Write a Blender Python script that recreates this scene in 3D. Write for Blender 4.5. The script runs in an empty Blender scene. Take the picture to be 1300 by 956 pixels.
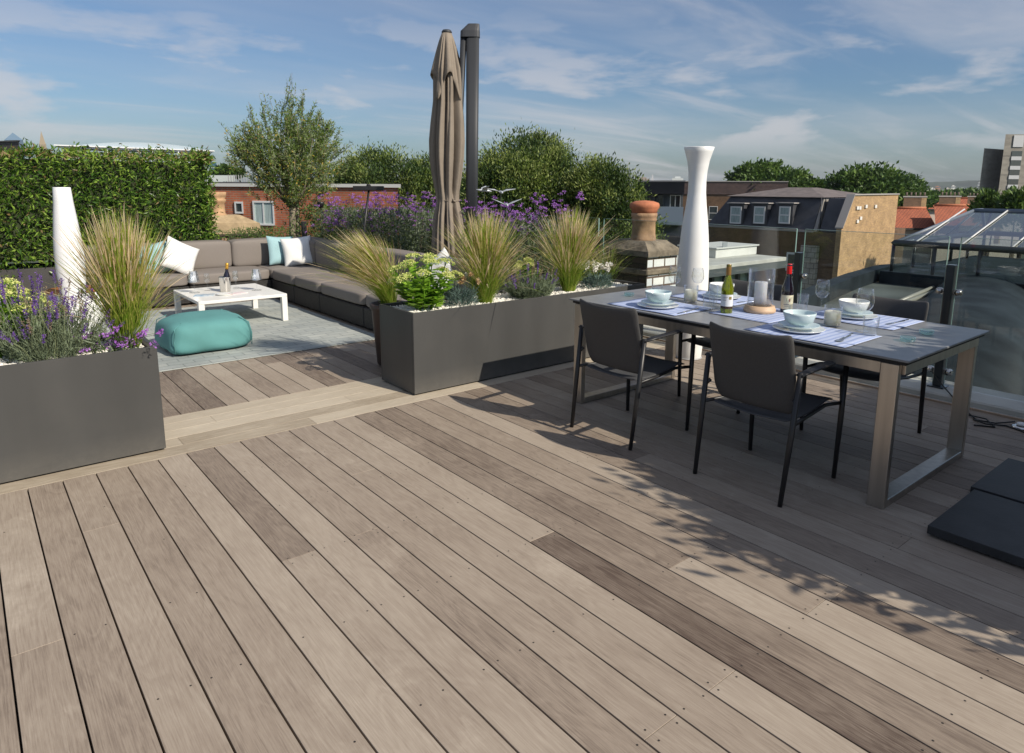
import bpy, bmesh, math, random
import numpy as np
from mathutils import Vector, Matrix
rnd = random.Random(7)
rng = np.random.default_rng(11)
R = math.radians
sc = bpy.context.scene
col = sc.collection

# ------------------------------------------------------------------ camera
CAM_R = np.array([[0.772722, -0.634719, 0.005707], [-0.10944, -0.142079, -0.983787], [0.625239, 0.759569, -0.179251]])
FX, CX, CY, EYE = 862.2, 658.62, 394.77, 1.52
cd = bpy.data.cameras.new("camera"); cam = bpy.data.objects.new("camera", cd); col.objects.link(cam)
mw = Matrix.Identity(4)
for i in range(3):
    mw[i][0] = CAM_R[0][i]; mw[i][1] = -CAM_R[1][i]; mw[i][2] = -CAM_R[2][i]
mw[2][3] = EYE
cam.matrix_world = mw
cd.sensor_width = 36; cd.lens = 36 * FX / 1300
cd.shift_x = (650 - CX) / 1300; cd.shift_y = (CY - 478) / 1300
cd.clip_start = .05; cd.clip_end = 20000
sc.camera = cam

# ------------------------------------------------------------------ light, sky, exposure
SUN_EL, SUN_AZ = R(37), Vector((.24, -.97, 0)).normalized()
sv = Vector((SUN_AZ.x * math.cos(SUN_EL), SUN_AZ.y * math.cos(SUN_EL), math.sin(SUN_EL)))
sl = bpy.data.lights.new("sun", 'SUN'); sl.energy = 5.0; sl.angle = R(.5); sl.color = (1, .91, .78)
so = bpy.data.objects.new("sun", sl); col.objects.link(so); so.rotation_euler = sv.to_track_quat('Z', 'Y').to_euler()
w = bpy.data.worlds.new("World"); sc.world = w; w.use_nodes = True
nt = w.node_tree; nt.nodes.clear()
def N(t, **k):
    n = nt.nodes.new(t)
    for a, b in k.items(): setattr(n, a, b)
    return n
sky = N('ShaderNodeTexSky', sky_type='NISHITA', sun_disc=False)
sky.sun_elevation = SUN_EL; sky.sun_rotation = math.atan2(SUN_AZ.x, SUN_AZ.y)
sky.air_density = 1.05; sky.dust_density = 1.2; sky.ozone_density = 3.5; sky.altitude = 50
bg = N('ShaderNodeBackground'); bg.inputs[1].default_value = .102
out = N('ShaderNodeOutputWorld')
tc = N('ShaderNodeTexCoord'); sep = N('ShaderNodeSeparateXYZ'); L = nt.links.new
L(tc.outputs['Generated'], sep.inputs[0])
def M_(op, a, b=None, c=None, clamp=False):
    n = N('ShaderNodeMath', operation=op, use_clamp=clamp)
    for i, v in enumerate((a, b, c)):
        if v is None: continue
        if isinstance(v, (int, float)): n.inputs[i].default_value = v
        else: L(v, n.inputs[i])
    return n.outputs[0]
zc = M_('MAXIMUM', M_('ADD', sep.outputs[2], .10), .02)
cu = M_('DIVIDE', sep.outputs[0], zc); cv = M_('DIVIDE', sep.outputs[1], zc)
cmb = N('ShaderNodeCombineXYZ'); L(cu, cmb.inputs[0]); L(cv, cmb.inputs[1])
def cloud(rot, scl, nscale, det, lo, hi, dist=.6, seed=0):
    mp = N('ShaderNodeMapping'); mp.inputs['Rotation'].default_value = (0, 0, rot); mp.inputs['Scale'].default_value = scl
    mp.inputs['Location'].default_value = (seed, seed * .7, seed * .3)
    L(cmb.outputs[0], mp.inputs[0])
    nz = N('ShaderNodeTexNoise'); nz.inputs['Scale'].default_value = nscale; nz.inputs['Detail'].default_value = det
    nz.inputs['Roughness'].default_value = .58; nz.inputs['Distortion'].default_value = dist
    L(mp.outputs[0], nz.inputs['Vector'])
    mr = N('ShaderNodeMapRange', interpolation_type='SMOOTHSTEP'); mr.inputs[1].default_value = lo; mr.inputs[2].default_value = hi
    L(nz.outputs[0], mr.inputs[0]); return mr.outputs[0]
cirrus = cloud(R(25), (.35, 1.6, 1), .9, 9, .46, .80, .7, 3.1)
veil = cloud(R(-20), (.5, 1.0, 1), .38, 6, .36, .80, .4, 9.3)
mpp = N('ShaderNodeMapping'); mpp.inputs['Scale'].default_value = (1, 1, 3.6); mpp.inputs['Location'].default_value = (2.3, .4, .2); L(tc.outputs['Generated'], mpp.inputs[0])
npf = N('ShaderNodeTexNoise'); npf.inputs['Scale'].default_value = 4.6; npf.inputs['Detail'].default_value = 9; npf.inputs['Roughness'].default_value = .55; npf.inputs['Distortion'].default_value = .15; L(mpp.outputs[0], npf.inputs['Vector'])
mpf = N('ShaderNodeMapRange', interpolation_type='SMOOTHSTEP'); mpf.inputs[1].default_value = .485; mpf.inputs[2].default_value = .64; L(npf.outputs[0], mpf.inputs[0]); puffs = mpf.outputs[0]
el_lo = N('ShaderNodeMapRange', interpolation_type='SMOOTHSTEP'); el_lo.inputs[1].default_value = .30; el_lo.inputs[2].default_value = .10
L(sep.outputs[2], el_lo.inputs[0])
el_b = N('ShaderNodeMapRange', interpolation_type='SMOOTHSTEP'); el_b.inputs[1].default_value = .02; el_b.inputs[2].default_value = .08
L(sep.outputs[2], el_b.inputs[0])
puffs = M_('MULTIPLY', M_('MULTIPLY', puffs, el_lo.outputs[0]), el_b.outputs[0])
tot = M_('MAXIMUM', M_('MULTIPLY', M_('ADD', M_('MULTIPLY', cirrus, .48), M_('MULTIPLY', veil, .30)), 1.0), M_('MULTIPLY', puffs, .66), clamp=True)
hi_ = N('ShaderNodeMapRange', interpolation_type='SMOOTHSTEP'); hi_.inputs[1].default_value = .34; hi_.inputs[2].default_value = .62; hi_.inputs[4].default_value = .34; L(sep.outputs[2], hi_.inputs[0])  # unseen cloud cover high overhead, added to brighten the ambient light
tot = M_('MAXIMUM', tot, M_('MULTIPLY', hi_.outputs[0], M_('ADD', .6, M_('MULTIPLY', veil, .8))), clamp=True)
# deepen the clear sky a little (polarised look), clouds lie over it
tint = N('ShaderNodeMix', data_type='RGBA', blend_type='MULTIPLY'); tint.inputs[0].default_value = 1
L(sky.outputs[0], tint.inputs[6]); tint.inputs[7].default_value = (.68, .79, .90, 1)
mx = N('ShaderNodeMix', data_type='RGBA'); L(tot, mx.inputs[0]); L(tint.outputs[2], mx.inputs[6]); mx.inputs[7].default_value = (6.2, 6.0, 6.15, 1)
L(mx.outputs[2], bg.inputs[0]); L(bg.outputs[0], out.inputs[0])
sc.view_settings.view_transform = 'Standard'; sc.view_settings.look = 'None'
sc.view_settings.exposure = 0.04; sc.view_settings.gamma = 1; sc.view_settings.use_curve_mapping = False
sc.cycles.max_bounces = 8; sc.cycles.transparent_max_bounces = 24; sc.cycles.use_denoising = True
sc.cycles.caustics_reflective = False; sc.cycles.caustics_refractive = False

# ------------------------------------------------------------------ photo pixel -> place in the world
def ray(x, y): return CAM_R.T @ np.array([(x - CX) / FX, (y - CY) / FX, 1.0])
def PD(x, y, D): d = ray(x, y) * D; return Vector((d[0], d[1], d[2] + EYE))
def PZ(x, y, z): d = ray(x, y); d = d * (z - EYE) / d[2]; return Vector((d[0], d[1], z))
def PX(x, y, X): d = ray(x, y); d = d * X / d[0]; return Vector((X, d[1], d[2] + EYE))
def PY(x, y, Y): d = ray(x, y); d = d * Y / d[1]; return Vector((d[0], Y, d[2] + EYE))

# ------------------------------------------------------------------ materials
MATS = {}
def mat(name, c, rough=.6, metal=0, var=0, vscale=5, bump=0, bscale=60, spec=.5, stretch=(1, 1, 1), c2=None, sub=None, coat=0, detail=4):
    if name in MATS: return MATS[name]
    m = bpy.data.materials.new(name); m.use_nodes = True; t = m.node_tree; b = t.nodes['Principled BSDF']; MATS[name] = m
    b.inputs['Base Color'].default_value = (*c, 1); b.inputs['Roughness'].default_value = rough; b.inputs['Metallic'].default_value = metal
    b.inputs['Specular IOR Level'].default_value = spec; b.inputs['Coat Weight'].default_value = coat
    if sub: b.inputs['Subsurface Weight'].default_value = sub; b.inputs['Subsurface Scale'].default_value = .04; b.inputs['Subsurface Radius'].default_value = (1, .92, .8)
    if var or bump or c2:
        co = t.nodes.new('ShaderNodeTexCoord'); mp = t.nodes.new('ShaderNodeMapping'); mp.inputs['Scale'].default_value = stretch
        t.links.new(co.outputs['Object'], mp.inputs[0])
    if var or c2:
        n = t.nodes.new('ShaderNodeTexNoise'); n.inputs['Scale'].default_value = vscale; n.inputs['Detail'].default_value = detail
        t.links.new(mp.outputs[0], n.inputs['Vector'])
        r = t.nodes.new('ShaderNodeValToRGB'); t.links.new(n.outputs[0], r.inputs[0])
        r.color_ramp.elements[0].position = .33; r.color_ramp.elements[1].position = .67
        lo = tuple(v * (1 - var) for v in c); hi = c2 if c2 else tuple(min(1, v * (1 + var)) for v in c)
        r.color_ramp.elements[0].color = (*lo, 1); r.color_ramp.elements[1].color = (*hi, 1)
        t.links.new(r.outputs[0], b.inputs['Base Color'])
    if bump:
        n2 = t.nodes.new('ShaderNodeTexNoise'); n2.inputs['Scale'].default_value = bscale; n2.inputs['Detail'].default_value = 4
        t.links.new(mp.outputs[0], n2.inputs['Vector'])
        bp = t.nodes.new('ShaderNodeBump'); bp.inputs['Strength'].default_value = bump; bp.inputs['Distance'].default_value = .01
        t.links.new(n2.outputs[0], bp.inputs['Height']); t.links.new(bp.outputs[0], b.inputs['Normal'])
    return m

def leafmat(name, c, c2=None, rough=.5, trans=.35, vscale=3):
    """leaf: diffuse + translucent, colour varying from clump to clump"""
    if name in MATS: return MATS[name]
    m = bpy.data.materials.new(name); m.use_nodes = True; t = m.node_tree; MATS[name] = m
    b = t.nodes['Principled BSDF']; b.inputs['Roughness'].default_value = rough; b.inputs['Specular IOR Level'].default_value = .35
    o = t.nodes['Material Output']
    tr = t.nodes.new('ShaderNodeBsdfTranslucent'); ms = t.nodes.new('ShaderNodeMixShader'); ms.inputs[0].default_value = trans
    co = t.nodes.new('ShaderNodeTexCoord'); n = t.nodes.new('ShaderNodeTexNoise'); n.inputs['Scale'].default_value = vscale; n.inputs['Detail'].default_value = 3
    r = t.nodes.new('ShaderNodeValToRGB'); r.color_ramp.elements[0].position = .35; r.color_ramp.elements[1].position = .65
    c2 = c2 or tuple(v * 1.5 for v in c)
    r.color_ramp.elements[0].color = (*c, 1); r.color_ramp.elements[1].color = (*c2, 1)
    k = t.links.new; k(co.outputs['Object'], n.inputs['Vector']); k(n.outputs[0], r.inputs[0]); k(r.outputs[0], b.inputs['Base Color']); k(r.outputs[0], tr.inputs['Color'])
    k(b.outputs[0], ms.inputs[1]); k(tr.outputs[0], ms.inputs[2]); k(ms.outputs[0], o.inputs['Surface'])
    return m

def glassmat(name, tint=(.93, .97, .95), ior=1.45, rough=0, base=.02):
    """clear sheet glass: what lies behind shows through, the surroundings mirror by Fresnel"""
    if name in MATS: return MATS[name]
    m = bpy.data.materials.new(name); m.use_nodes = True; t = m.node_tree; t.nodes.clear(); MATS[name] = m
    o = t.nodes.new('ShaderNodeOutputMaterial'); tr = t.nodes.new('ShaderNodeBsdfTransparent'); tr.inputs[0].default_value = (*tint, 1)
    g = t.nodes.new('ShaderNodeBsdfGlossy'); g.inputs['Roughness'].default_value = rough; g.inputs['Color'].default_value = (1, 1, 1, 1)
    lw = t.nodes.new('ShaderNodeLayerWeight'); lw.inputs[0].default_value = .5
    pw = t.nodes.new('ShaderNodeMath'); pw.operation = 'POWER'; pw.inputs[1].default_value = 4.6
    mu = t.nodes.new('ShaderNodeMath'); mu.operation = 'MULTIPLY_ADD'; mu.use_clamp = True; mu.inputs[1].default_value = .9; mu.inputs[2].default_value = .022 + base
    ms = t.nodes.new('ShaderNodeMixShader'); k = t.links.new
    k(lw.outputs['Facing'], pw.inputs[0]); k(pw.outputs[0], mu.inputs[0]); k(mu.outputs[0], ms.inputs[0]); k(tr.outputs[0], ms.inputs[1]); k(g.outputs[0], ms.inputs[2]); k(ms.outputs[0], o.inputs[0])
    return m

def woodmat(name, axis, lo, hi, dark):
    m = bpy.data.materials.new(name); m.use_nodes = True; t = m.node_tree; b = t.nodes['Principled BSDF']; MATS[name] = m; k = t.links.new
    def nn(ty): return t.nodes.new(ty)
    at = nn('ShaderNodeAttribute'); at.attribute_name = 'tone'
    co = nn('ShaderNodeTexCoord')
    ofs = nn('ShaderNodeVectorMath'); ofs.operation = 'SCALE'; ofs.inputs[0].default_value = (37, 91, 53); k(at.outputs['Fac'], ofs.inputs['Scale'])
    ad = nn('ShaderNodeVectorMath'); ad.operation = 'ADD'; k(co.outputs['Object'], ad.inputs[0]); k(ofs.outputs[0], ad.inputs[1])
    mp = nn('ShaderNodeMapping'); mp.inputs['Scale'].default_value = (1, .030, 1) if axis == 'Y' else (.030, 1, 1); k(ad.outputs[0], mp.inputs[0])
    g1 = nn('ShaderNodeTexNoise'); g1.inputs['Scale'].default_value = 230; g1.inputs['Detail'].default_value = 5; g1.inputs['Roughness'].default_value = .7; k(mp.outputs[0], g1.inputs['Vector'])
    mp2 = nn('ShaderNodeMapping'); mp2.inputs['Scale'].default_value = (1, .2, 1) if axis == 'Y' else (.2, 1, 1); k(ad.outputs[0], mp2.inputs[0])
    g2 = nn('ShaderNodeTexNoise'); g2.inputs['Scale'].default_value = 9; g2.inputs['Detail'].default_value = 3; g2.inputs['Distortion'].default_value = 1.0; k(mp2.outputs[0], g2.inputs['Vector'])
    rings = nn('ShaderNodeMath'); rings.operation = 'MULTIPLY'; rings.inputs[1].default_value = 46; k(g2.outputs[0], rings.inputs[0])
    sn = nn('ShaderNodeMath'); sn.operation = 'SINE'; k(rings.outputs[0], sn.inputs[0])
    st = nn('ShaderNodeTexNoise'); st.inputs['Scale'].default_value = 2.2; st.inputs['Detail'].default_value = 5; st.inputs['Roughness'].default_value = .65; k(co.outputs['Object'], st.inputs['Vector'])
    # value = tone*.6 + grain + rings + stains
    def ma(op, a, b_):
        n = nn('ShaderNodeMath'); n.operation = op
        for i, v in enumerate((a, b_)):
            if isinstance(v, (int, float)): n.inputs[i].default_value = v
            else: k(v, n.inputs[i])
        return n.outputs[0]
    frac = ma('ADD', ma('MULTIPLY', at.outputs['Fac'], .58), .0)
    v = ma('ADD', frac, ma('MULTIPLY', ma('SUBTRACT', g1.outputs[0], .5), .85))
    v = ma('ADD', v, ma('MULTIPLY', sn.outputs[0], .045))
    v = ma('ADD', v, ma('MULTIPLY', ma('SUBTRACT', st.outputs[0], .5), .48))
    v = ma('ADD', v, .19)
    wm = nn('ShaderNodeTexNoise'); wm.inputs['Scale'].default_value = 1.3; wm.inputs['Detail'].default_value = 7; wm.inputs['Roughness'].default_value = .7; k(ad.outputs[0], wm.inputs['Vector'])
    wr = nn('ShaderNodeMapRange'); wr.inputs[1].default_value = .60; wr.inputs[2].default_value = .74; wr.inputs[4].default_value = .30; k(wm.outputs[0], wr.inputs[0]); v = ma('ADD', v, wr.outputs[0])
    vo = nn('ShaderNodeTexVoronoi'); vo.inputs['Scale'].default_value = 2.1; vo.inputs['Randomness'].default_value = 1.0; k(mp2.outputs[0], vo.inputs['Vector'])
    vr = nn('ShaderNodeMapRange'); vr.inputs[1].default_value = .0; vr.inputs[2].default_value = .035; vr.inputs[3].default_value = -.45; vr.inputs[4].default_value = 0; k(vo.outputs['Distance'], vr.inputs[0]); v = ma('ADD', v, vr.outputs[0])
    r = nn('ShaderNodeValToRGB'); k(v, r.inputs[0]); e = r.color_ramp.elements
    e[0].position = 0; e[0].color = (*dark, 1); e[1].position = 1; e[1].color = (*hi, 1)
    q = r.color_ramp.elements.new(.45); q.color = (*lo, 1)
    k(r.outputs[0], b.inputs['Base Color']); b.inputs['Roughness'].default_value = .62; b.inputs['Specular IOR Level'].default_value = .35
    bp = nn('ShaderNodeBump'); bp.inputs['Strength'].default_value = .25; bp.inputs['Distance'].default_value = .004; k(g1.outputs[0], bp.inputs['Height']); k(bp.outputs[0], b.inputs['Normal'])
    return m

def brickmat(name, c1, c2, mortar, scale=1, rough=.85, bw=.225, bh=.075, msize=.01, var=.35):
    if name in MATS: return MATS[name]
    m = bpy.data.materials.new(name); m.use_nodes = True; t = m.node_tree; b = t.nodes['Principled BSDF']; MATS[name] = m; k = t.links.new
    uv = t.nodes.new('ShaderNodeUVMap'); uv.uv_map = 'uv'
    br = t.nodes.new('ShaderNodeTexBrick'); br.inputs['Scale'].default_value = scale; br.inputs['Brick Width'].default_value = bw; br.inputs['Row Height'].default_value = bh
    br.inputs['Mortar Size'].default_value = msize; br.inputs['Color1'].default_value = (*c1, 1); br.inputs['Color2'].default_value = (*c2, 1); br.inputs['Mortar'].default_value = (*mortar, 1)
    k(uv.outputs[0], br.inputs['Vector'])
    n = t.nodes.new('ShaderNodeTexNoise'); n.inputs['Scale'].default_value = 1.2; n.inputs['Detail'].default_value = 7; n.inputs['Roughness'].default_value = .7; k(uv.outputs[0], n.inputs['Vector'])
    mr = t.nodes.new('ShaderNodeMapRange'); mr.inputs[1].default_value = .3; mr.inputs[2].default_value = .7; mr.inputs[3].default_value = 1 - var; mr.inputs[4].default_value = 1 + var; k(n.outputs[0], mr.inputs[0])
    mu = t.nodes.new('ShaderNodeVectorMath'); mu.operation = 'SCALE'; k(br.outputs['Color'], mu.inputs[0]); k(mr.outputs[0], mu.inputs['Scale'])
    k(mu.outputs[0], b.inputs['Base Color']); b.inputs['Roughness'].default_value = rough
    bp = t.nodes.new('ShaderNodeBump'); bp.inputs['Strength'].default_value = .4; bp.inputs['Distance'].default_value = .01; bp.invert = True
    k(br.outputs['Fac'], bp.inputs['Height']); k(bp.outputs[0], b.inputs['Normal'])
    return m

# ------------------------------------------------------------------ mesh builder
class MB:
    def __init__(s): s.v = []; s.f = []; s.m = []; s.sm = []; s.n = 0; s.tone = []
    def add(s, vs, fs, mi=0, smooth=False, tone=0.):
        vs = np.asarray(vs, float).reshape(-1, 3); s.v.append(vs)
        for f in fs: s.f.append(tuple(i + s.n for i in f)); s.m.append(mi); s.sm.append(smooth); s.tone.append(tone)
        s.n += len(vs)
    def quads(s, arr, mi):   # arr (n,4,3), mi int or array
        n = len(arr); s.v.append(arr.reshape(-1, 3)); base = s.n
        idx = (np.arange(n * 4).reshape(n, 4) + base).tolist(); s.f.extend(map(tuple, idx))
        s.m.extend([mi] * n if isinstance(mi, int) else list(map(int, mi))); s.sm.extend([False] * n); s.tone.extend([0.] * n); s.n += n * 4
    def box(s, x0, x1, y0, y1, z0, z1, mi=0, b=0, tone=0., T=None):
        if x0 > x1: x0, x1 = x1, x0
        if y0 > y1: y0, y1 = y1, y0
        if b > 0:
            b = min(b, (x1 - x0) * .49, (y1 - y0) * .49, (z1 - z0) * .49)
            vs = []; idx = {}
            for ix, X in ((0, (x0, x1)),):
                pass
            fs = []
            # chamfered box: 24 verts
            def vid(p):
                if p not in idx: idx[p] = len(vs); vs.append(p)
                return idx[p]
            X = (x0, x1); Y = (y0, y1); Z = (z0, z1)
            def c(i, j, k, ax):
                p = [X[i], Y[j], Z[k]]; sgn = [1 if i == 0 else -1, 1 if j == 0 else -1, 1 if k == 0 else -1]
                for a in range(3):
                    if a != ax: p[a] += sgn[a] * b
                return vid((tuple(p), ax, i, j, k)) if False else vid(tuple(p) + (ax, i, j, k))
            for i in (0, 1):
                q = [c(i, 0, 0, 0), c(i, 1, 0, 0), c(i, 1, 1, 0), c(i, 0, 1, 0)]; fs.append(q if i else q[::-1])
            for j in (0, 1):
                q = [c(0, j, 0, 1), c(0, j, 1, 1), c(1, j, 1, 1), c(1, j, 0, 1)]; fs.append(q if j else q[::-1])
            for k in (0, 1):
                q = [c(0, 0, k, 2), c(1, 0, k, 2), c(1, 1, k, 2), c(0, 1, k, 2)]; fs.append(q if k else q[::-1])
            for i in (0, 1):
                for j in (0, 1):
                    q = [c(i, j, 0, 0), c(i, j, 0, 1), c(i, j, 1, 1), c(i, j, 1, 0)]; fs.append(q if (i ^ j) == 0 else q[::-1])
                for k in (0, 1):
                    q = [c(i, 0, k, 0), c(i, 1, k, 0), c(i, 1, k, 2), c(i, 0, k, 2)]; fs.append(q if (i ^ k) else q[::-1])
            for j in (0, 1):
                for k in (0, 1):
                    q = [c(0, j, k, 1), c(1, j, k, 1), c(1, j, k, 2), c(0, j, k, 2)]; fs.append(q if (j ^ k) == 0 else q[::-1])
            for i in (0, 1):
                for j in (0, 1):
                    for k in (0, 1):
                        q = [c(i, j, k, 0), c(i, j, k, 1), c(i, j, k, 2)]; fs.append(q)
            V = [p[:3] for p in vs]
        else:
            V = [(x, y, z) for z in (z0, z1) for y in (y0, y1) for x in (x0, x1)]
            fs = [(0, 2, 3, 1), (4, 5, 7, 6), (0, 1, 5, 4), (2, 6, 7, 3), (0, 4, 6, 2), (1, 3, 7, 5)]
        if T is not None: V = [tuple(T @ Vector(p)) for p in V]
        s.add(V, fs, mi, False, tone)
    def prism(s, pts, z0, z1, mi=0, T=None):      # plan polygon extruded in z
        n = len(pts); V = [(p[0], p[1], z0) for p in pts] + [(p[0], p[1], z1) for p in pts]
        fs = [tuple(range(n))[::-1], tuple(range(n, 2 * n))] + [(i, (i + 1) % n, n + (i + 1) % n, n + i) for i in range(n)]
        if T is not None: V = [tuple(T @ Vector(p)) for p in V]
        s.add(V, fs, mi)
    def loft(s, A, B, mi=0, smooth=False, caps=True):  # two equal rings
        n = len(A); V = list(A) + list(B); fs = [(i, (i + 1) % n, n + (i + 1) % n, n + i) for i in range(n)]
        if caps: fs += [tuple(range(n))[::-1], tuple(range(n, 2 * n))]
        s.add([tuple(p) for p in V], fs, mi, smooth)
    def tube(s, pts, rad, seg=8, mi=0, smooth=True, caps=True, flat=1.):
        pts = [Vector(p) for p in pts]; rr = rad if isinstance(rad, (list, tuple)) else [rad] * len(pts)
        rings = []
        up = Vector((0, 0, 1))
        for i, p in enumerate(pts):
            d = (pts[min(i + 1, len(pts) - 1)] - pts[max(i - 1, 0)]).normalized()
            a = d.cross(up if abs(d.z) < .95 else Vector((1, 0, 0))).normalized(); b = d.cross(a)
            rings += [tuple(p + (a * math.cos(t) + b * math.sin(t) * flat) * rr[i]) for t in [2 * math.pi * k / seg for k in range(seg)]]
        fs = []
        for i in range(len(pts) - 1):
            for k in range(seg):
                fs.append((i * seg + k, i * seg + (k + 1) % seg, (i + 1) * seg + (k + 1) % seg, (i + 1) * seg + k))
        if caps: fs += [tuple(range(seg)), tuple(range((len(pts) - 1) * seg, len(pts) * seg))[::-1]]
        s.add(rings, fs, mi, smooth)
    def lathe(s, prof, seg=32, mi=0, smooth=True, c=(0, 0, 0), rib=0, nrib=0):
        V = []; fs = []
        for r, z in prof:
            for k in range(seg):
                t = 2 * math.pi * k / seg; q = r * (1 + (rib if nrib and (k % 2) else 0))
                V.append((c[0] + q * math.cos(t), c[1] + q * math.sin(t), c[2] + z))
        for i in range(len(prof) - 1):
            for k in range(seg):
                fs.append((i * seg + k, i * seg + (k + 1) % seg, (i + 1) * seg + (k + 1) % seg, (i + 1) * seg + k))
        if prof[0][0] > 1e-5: fs.append(tuple(range(seg))[::-1])
        if prof[-1][0] > 1e-5: fs.append(tuple(range((len(prof) - 1) * seg, len(prof) * seg)))
        s.add(V, fs, mi, smooth)
    def build(s, name, mats, parent=None, uv=False, loc=None, tone=False, sub=0, bevel=0, recalc=None):
        if recalc is None: recalc = len(s.f) < 4000
        me = bpy.data.meshes.new(name); V = np.concatenate(s.v) if s.v else np.zeros((0, 3))
        if loc is not None: V = V - np.array(loc)
        me.vertices.add(len(V)); me.vertices.foreach_set('co', V.ravel())
        lens = np.array([len(f) for f in s.f]); tot = int(lens.sum()); flat = np.fromiter((i for f in s.f for i in f), dtype=np.int32, count=tot)
        me.loops.add(tot); me.loops.foreach_set('vertex_index', flat)
        me.polygons.add(len(lens)); st = np.concatenate([[0], np.cumsum(lens)[:-1]]).astype(np.int32); me.polygons.foreach_set('loop_start', st)
        try: me.polygons.foreach_set('loop_total', lens.astype(np.int32))
        except Exception: pass
        me.update(calc_edges=True)
        if not isinstance(mats, (list, tuple)): mats = [mats]
        for m in mats: me.materials.append(m)
        me.polygons.foreach_set('material_index', np.array(s.m, dtype=np.int32)); me.polygons.foreach_set('use_smooth', np.array(s.sm, dtype=bool))
        if recalc:
            bm = bmesh.new(); bm.from_mesh(me); bmesh.ops.recalc_face_normals(bm, faces=bm.faces); bm.to_mesh(me); bm.free()
        if tone:
            a = me.attributes.new('tone', 'FLOAT', 'FACE'); a.data.foreach_set('value', np.array(s.tone, dtype=np.float32))
        if uv:
            l = me.uv_layers.new(name='uv')
            for p in me.polygons:
                n = p.normal
                if abs(n.z) > .75: ax = Vector((1, 0, 0)); ay = Vector((0, 1, 0))
                else:
                    ax = Vector((-n.y, n.x, 0)).normalized(); ay = n.cross(ax); ay = ay if ay.z > 0 else -ay
                for li in p.loop_indices:
                    co = me.vertices[me.loops[li].vertex_index].co; l.data[li].uv = (co.dot(ax), co.dot(ay))
        me.validate()
        o = bpy.data.objects.new(name, me); col.objects.link(o)
        if loc is not None: o.location = loc
        if parent: o.parent = parent
        if sub:
            md = o.modifiers.new('sub', 'SUBSURF'); md.levels = sub; md.render_levels = sub
        if bevel:
            md = o.modifiers.new('bev', 'BEVEL'); md.width = bevel; md.segments = 2; md.limit_method = 'ANGLE'
        return o

def tag(o, label=None, cat=None, group=None, kind=None):
    if label: o['label'] = label
    if cat: o['category'] = cat
    if group: o['group'] = group
    if kind: o['kind'] = kind
    return o
def thing(name, label, cat, loc=(0, 0, 0), rz=0, group=None):
    o = bpy.data.objects.new(name, None); col.objects.link(o); o.location = loc; o.rotation_euler = (0, 0, rz); o.empty_display_size = .1
    return tag(o, label, cat, group)
def dup(root, loc=None, rz=None, label=None, scale=None):
    r = root.copy(); col.objects.link(r)
    if loc is not None: r.location = loc
    if rz is not None: r.rotation_euler = (0, 0, rz)
    if scale is not None: r.scale = scale if isinstance(scale, tuple) else (scale,) * 3
    if label: r['label'] = label
    for ch in list(root.children):
        c = ch.copy(); col.objects.link(c); c.parent = r
        for g in ch.children:
            d = g.copy(); col.objects.link(d); d.parent = c
    return r
def struct(o): return tag(o, kind='structure')

# leaf clouds ------------------------------------------------------
def leaves(P, L_, W, up=None, droop=.3, mats=1, spread=1., probs=None):
    """P (n,3) leaf bases; returns (n,4,3) rhombus leaves pointing roughly along `up` field with spread"""
    n = len(P); d = rng.normal(size=(n, 3)) * spread
    if up is not None: d = d + up
    d[:, 2] -= droop * .5
    d /= np.linalg.norm(d, axis=1)[:, None] + 1e-9
    r = rng.normal(size=(n, 3)); s = np.cross(d, r); s /= np.linalg.norm(s, axis=1)[:, None] + 1e-9
    l = L_ * rng.uniform(.65, 1.25, n)[:, None]; wd = W * rng.uniform(.7, 1.2, n)[:, None]
    nrm = np.cross(d, s)
    mid = P + d * l * .45 + nrm * l * .06
    q = np.stack([P, mid + s * wd * .5, P + d * l, mid - s * wd * .5], axis=1)
    mi = rng.choice(mats, size=n, p=probs)
    return q, mi

# ================================================================== TERRACE STRUCTURE
S0, PITCH = .129, .1497
YF, YB = 4.082, 4.822            # transverse strip of boards
wood = woodmat('deck_wood', 'Y', (.295, .240, .188), (.465, .40, .322), (.098, .070, .054))
wood2 = woodmat('strip_wood', 'X', (.42, .36, .275), (.60, .53, .42), (.20, .15, .10))
screw_m = mat('screw_dark', (.03, .025, .02), .5)
gap_m = mat('deck_void', (.012, .010, .009), .9)
known = {0: [2.58], 6: [2.59], 8: [2.60], 12: [2.075], 15: [1.055], 11: [1.05], 2: [3.38], 10: [3.2], 19: [2.40]}
tones = {(2, 1): .57, (6, 1): .2, (0, 0): .52, (0, 1): .66, (1, 0): .42, (2, 0): .62, (3, 0): .5, (4, 0): .55, (5, 0): .32, (6, 0): .66, (7, 0): .76, (8, 1): .45, (8, 0): .36,
         (9, 0): .55, (10, 0): .5, (10, 1): .55, (9, 1): .55, (11, 0): .80, (11, 1): .62, (12, 0): -.12, (12, 1): .72, (13, 0): .60, (14, 0): .82, (15, 0): .80, (15, 1): .45, (16, 0): .7, (17, 0): .78, (18, 0): .3, (19, 0): .62, (19, 1): .2}
mb = MB()
def board(x0, x1, y0, y1, t, z1=0., mi=0):
    mb.box(x0, x1, y0, y1, z1 - .024, z1, mi, b=.0009, tone=t)
def screw(x, y, z=0.):
    a = [2 * math.pi * k / 7 for k in range(7)]
    mb.add([(x + .0036 * math.cos(t), y + .0036 * math.sin(t), z + .0006) for t in a], [tuple(range(7))], 2)
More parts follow.
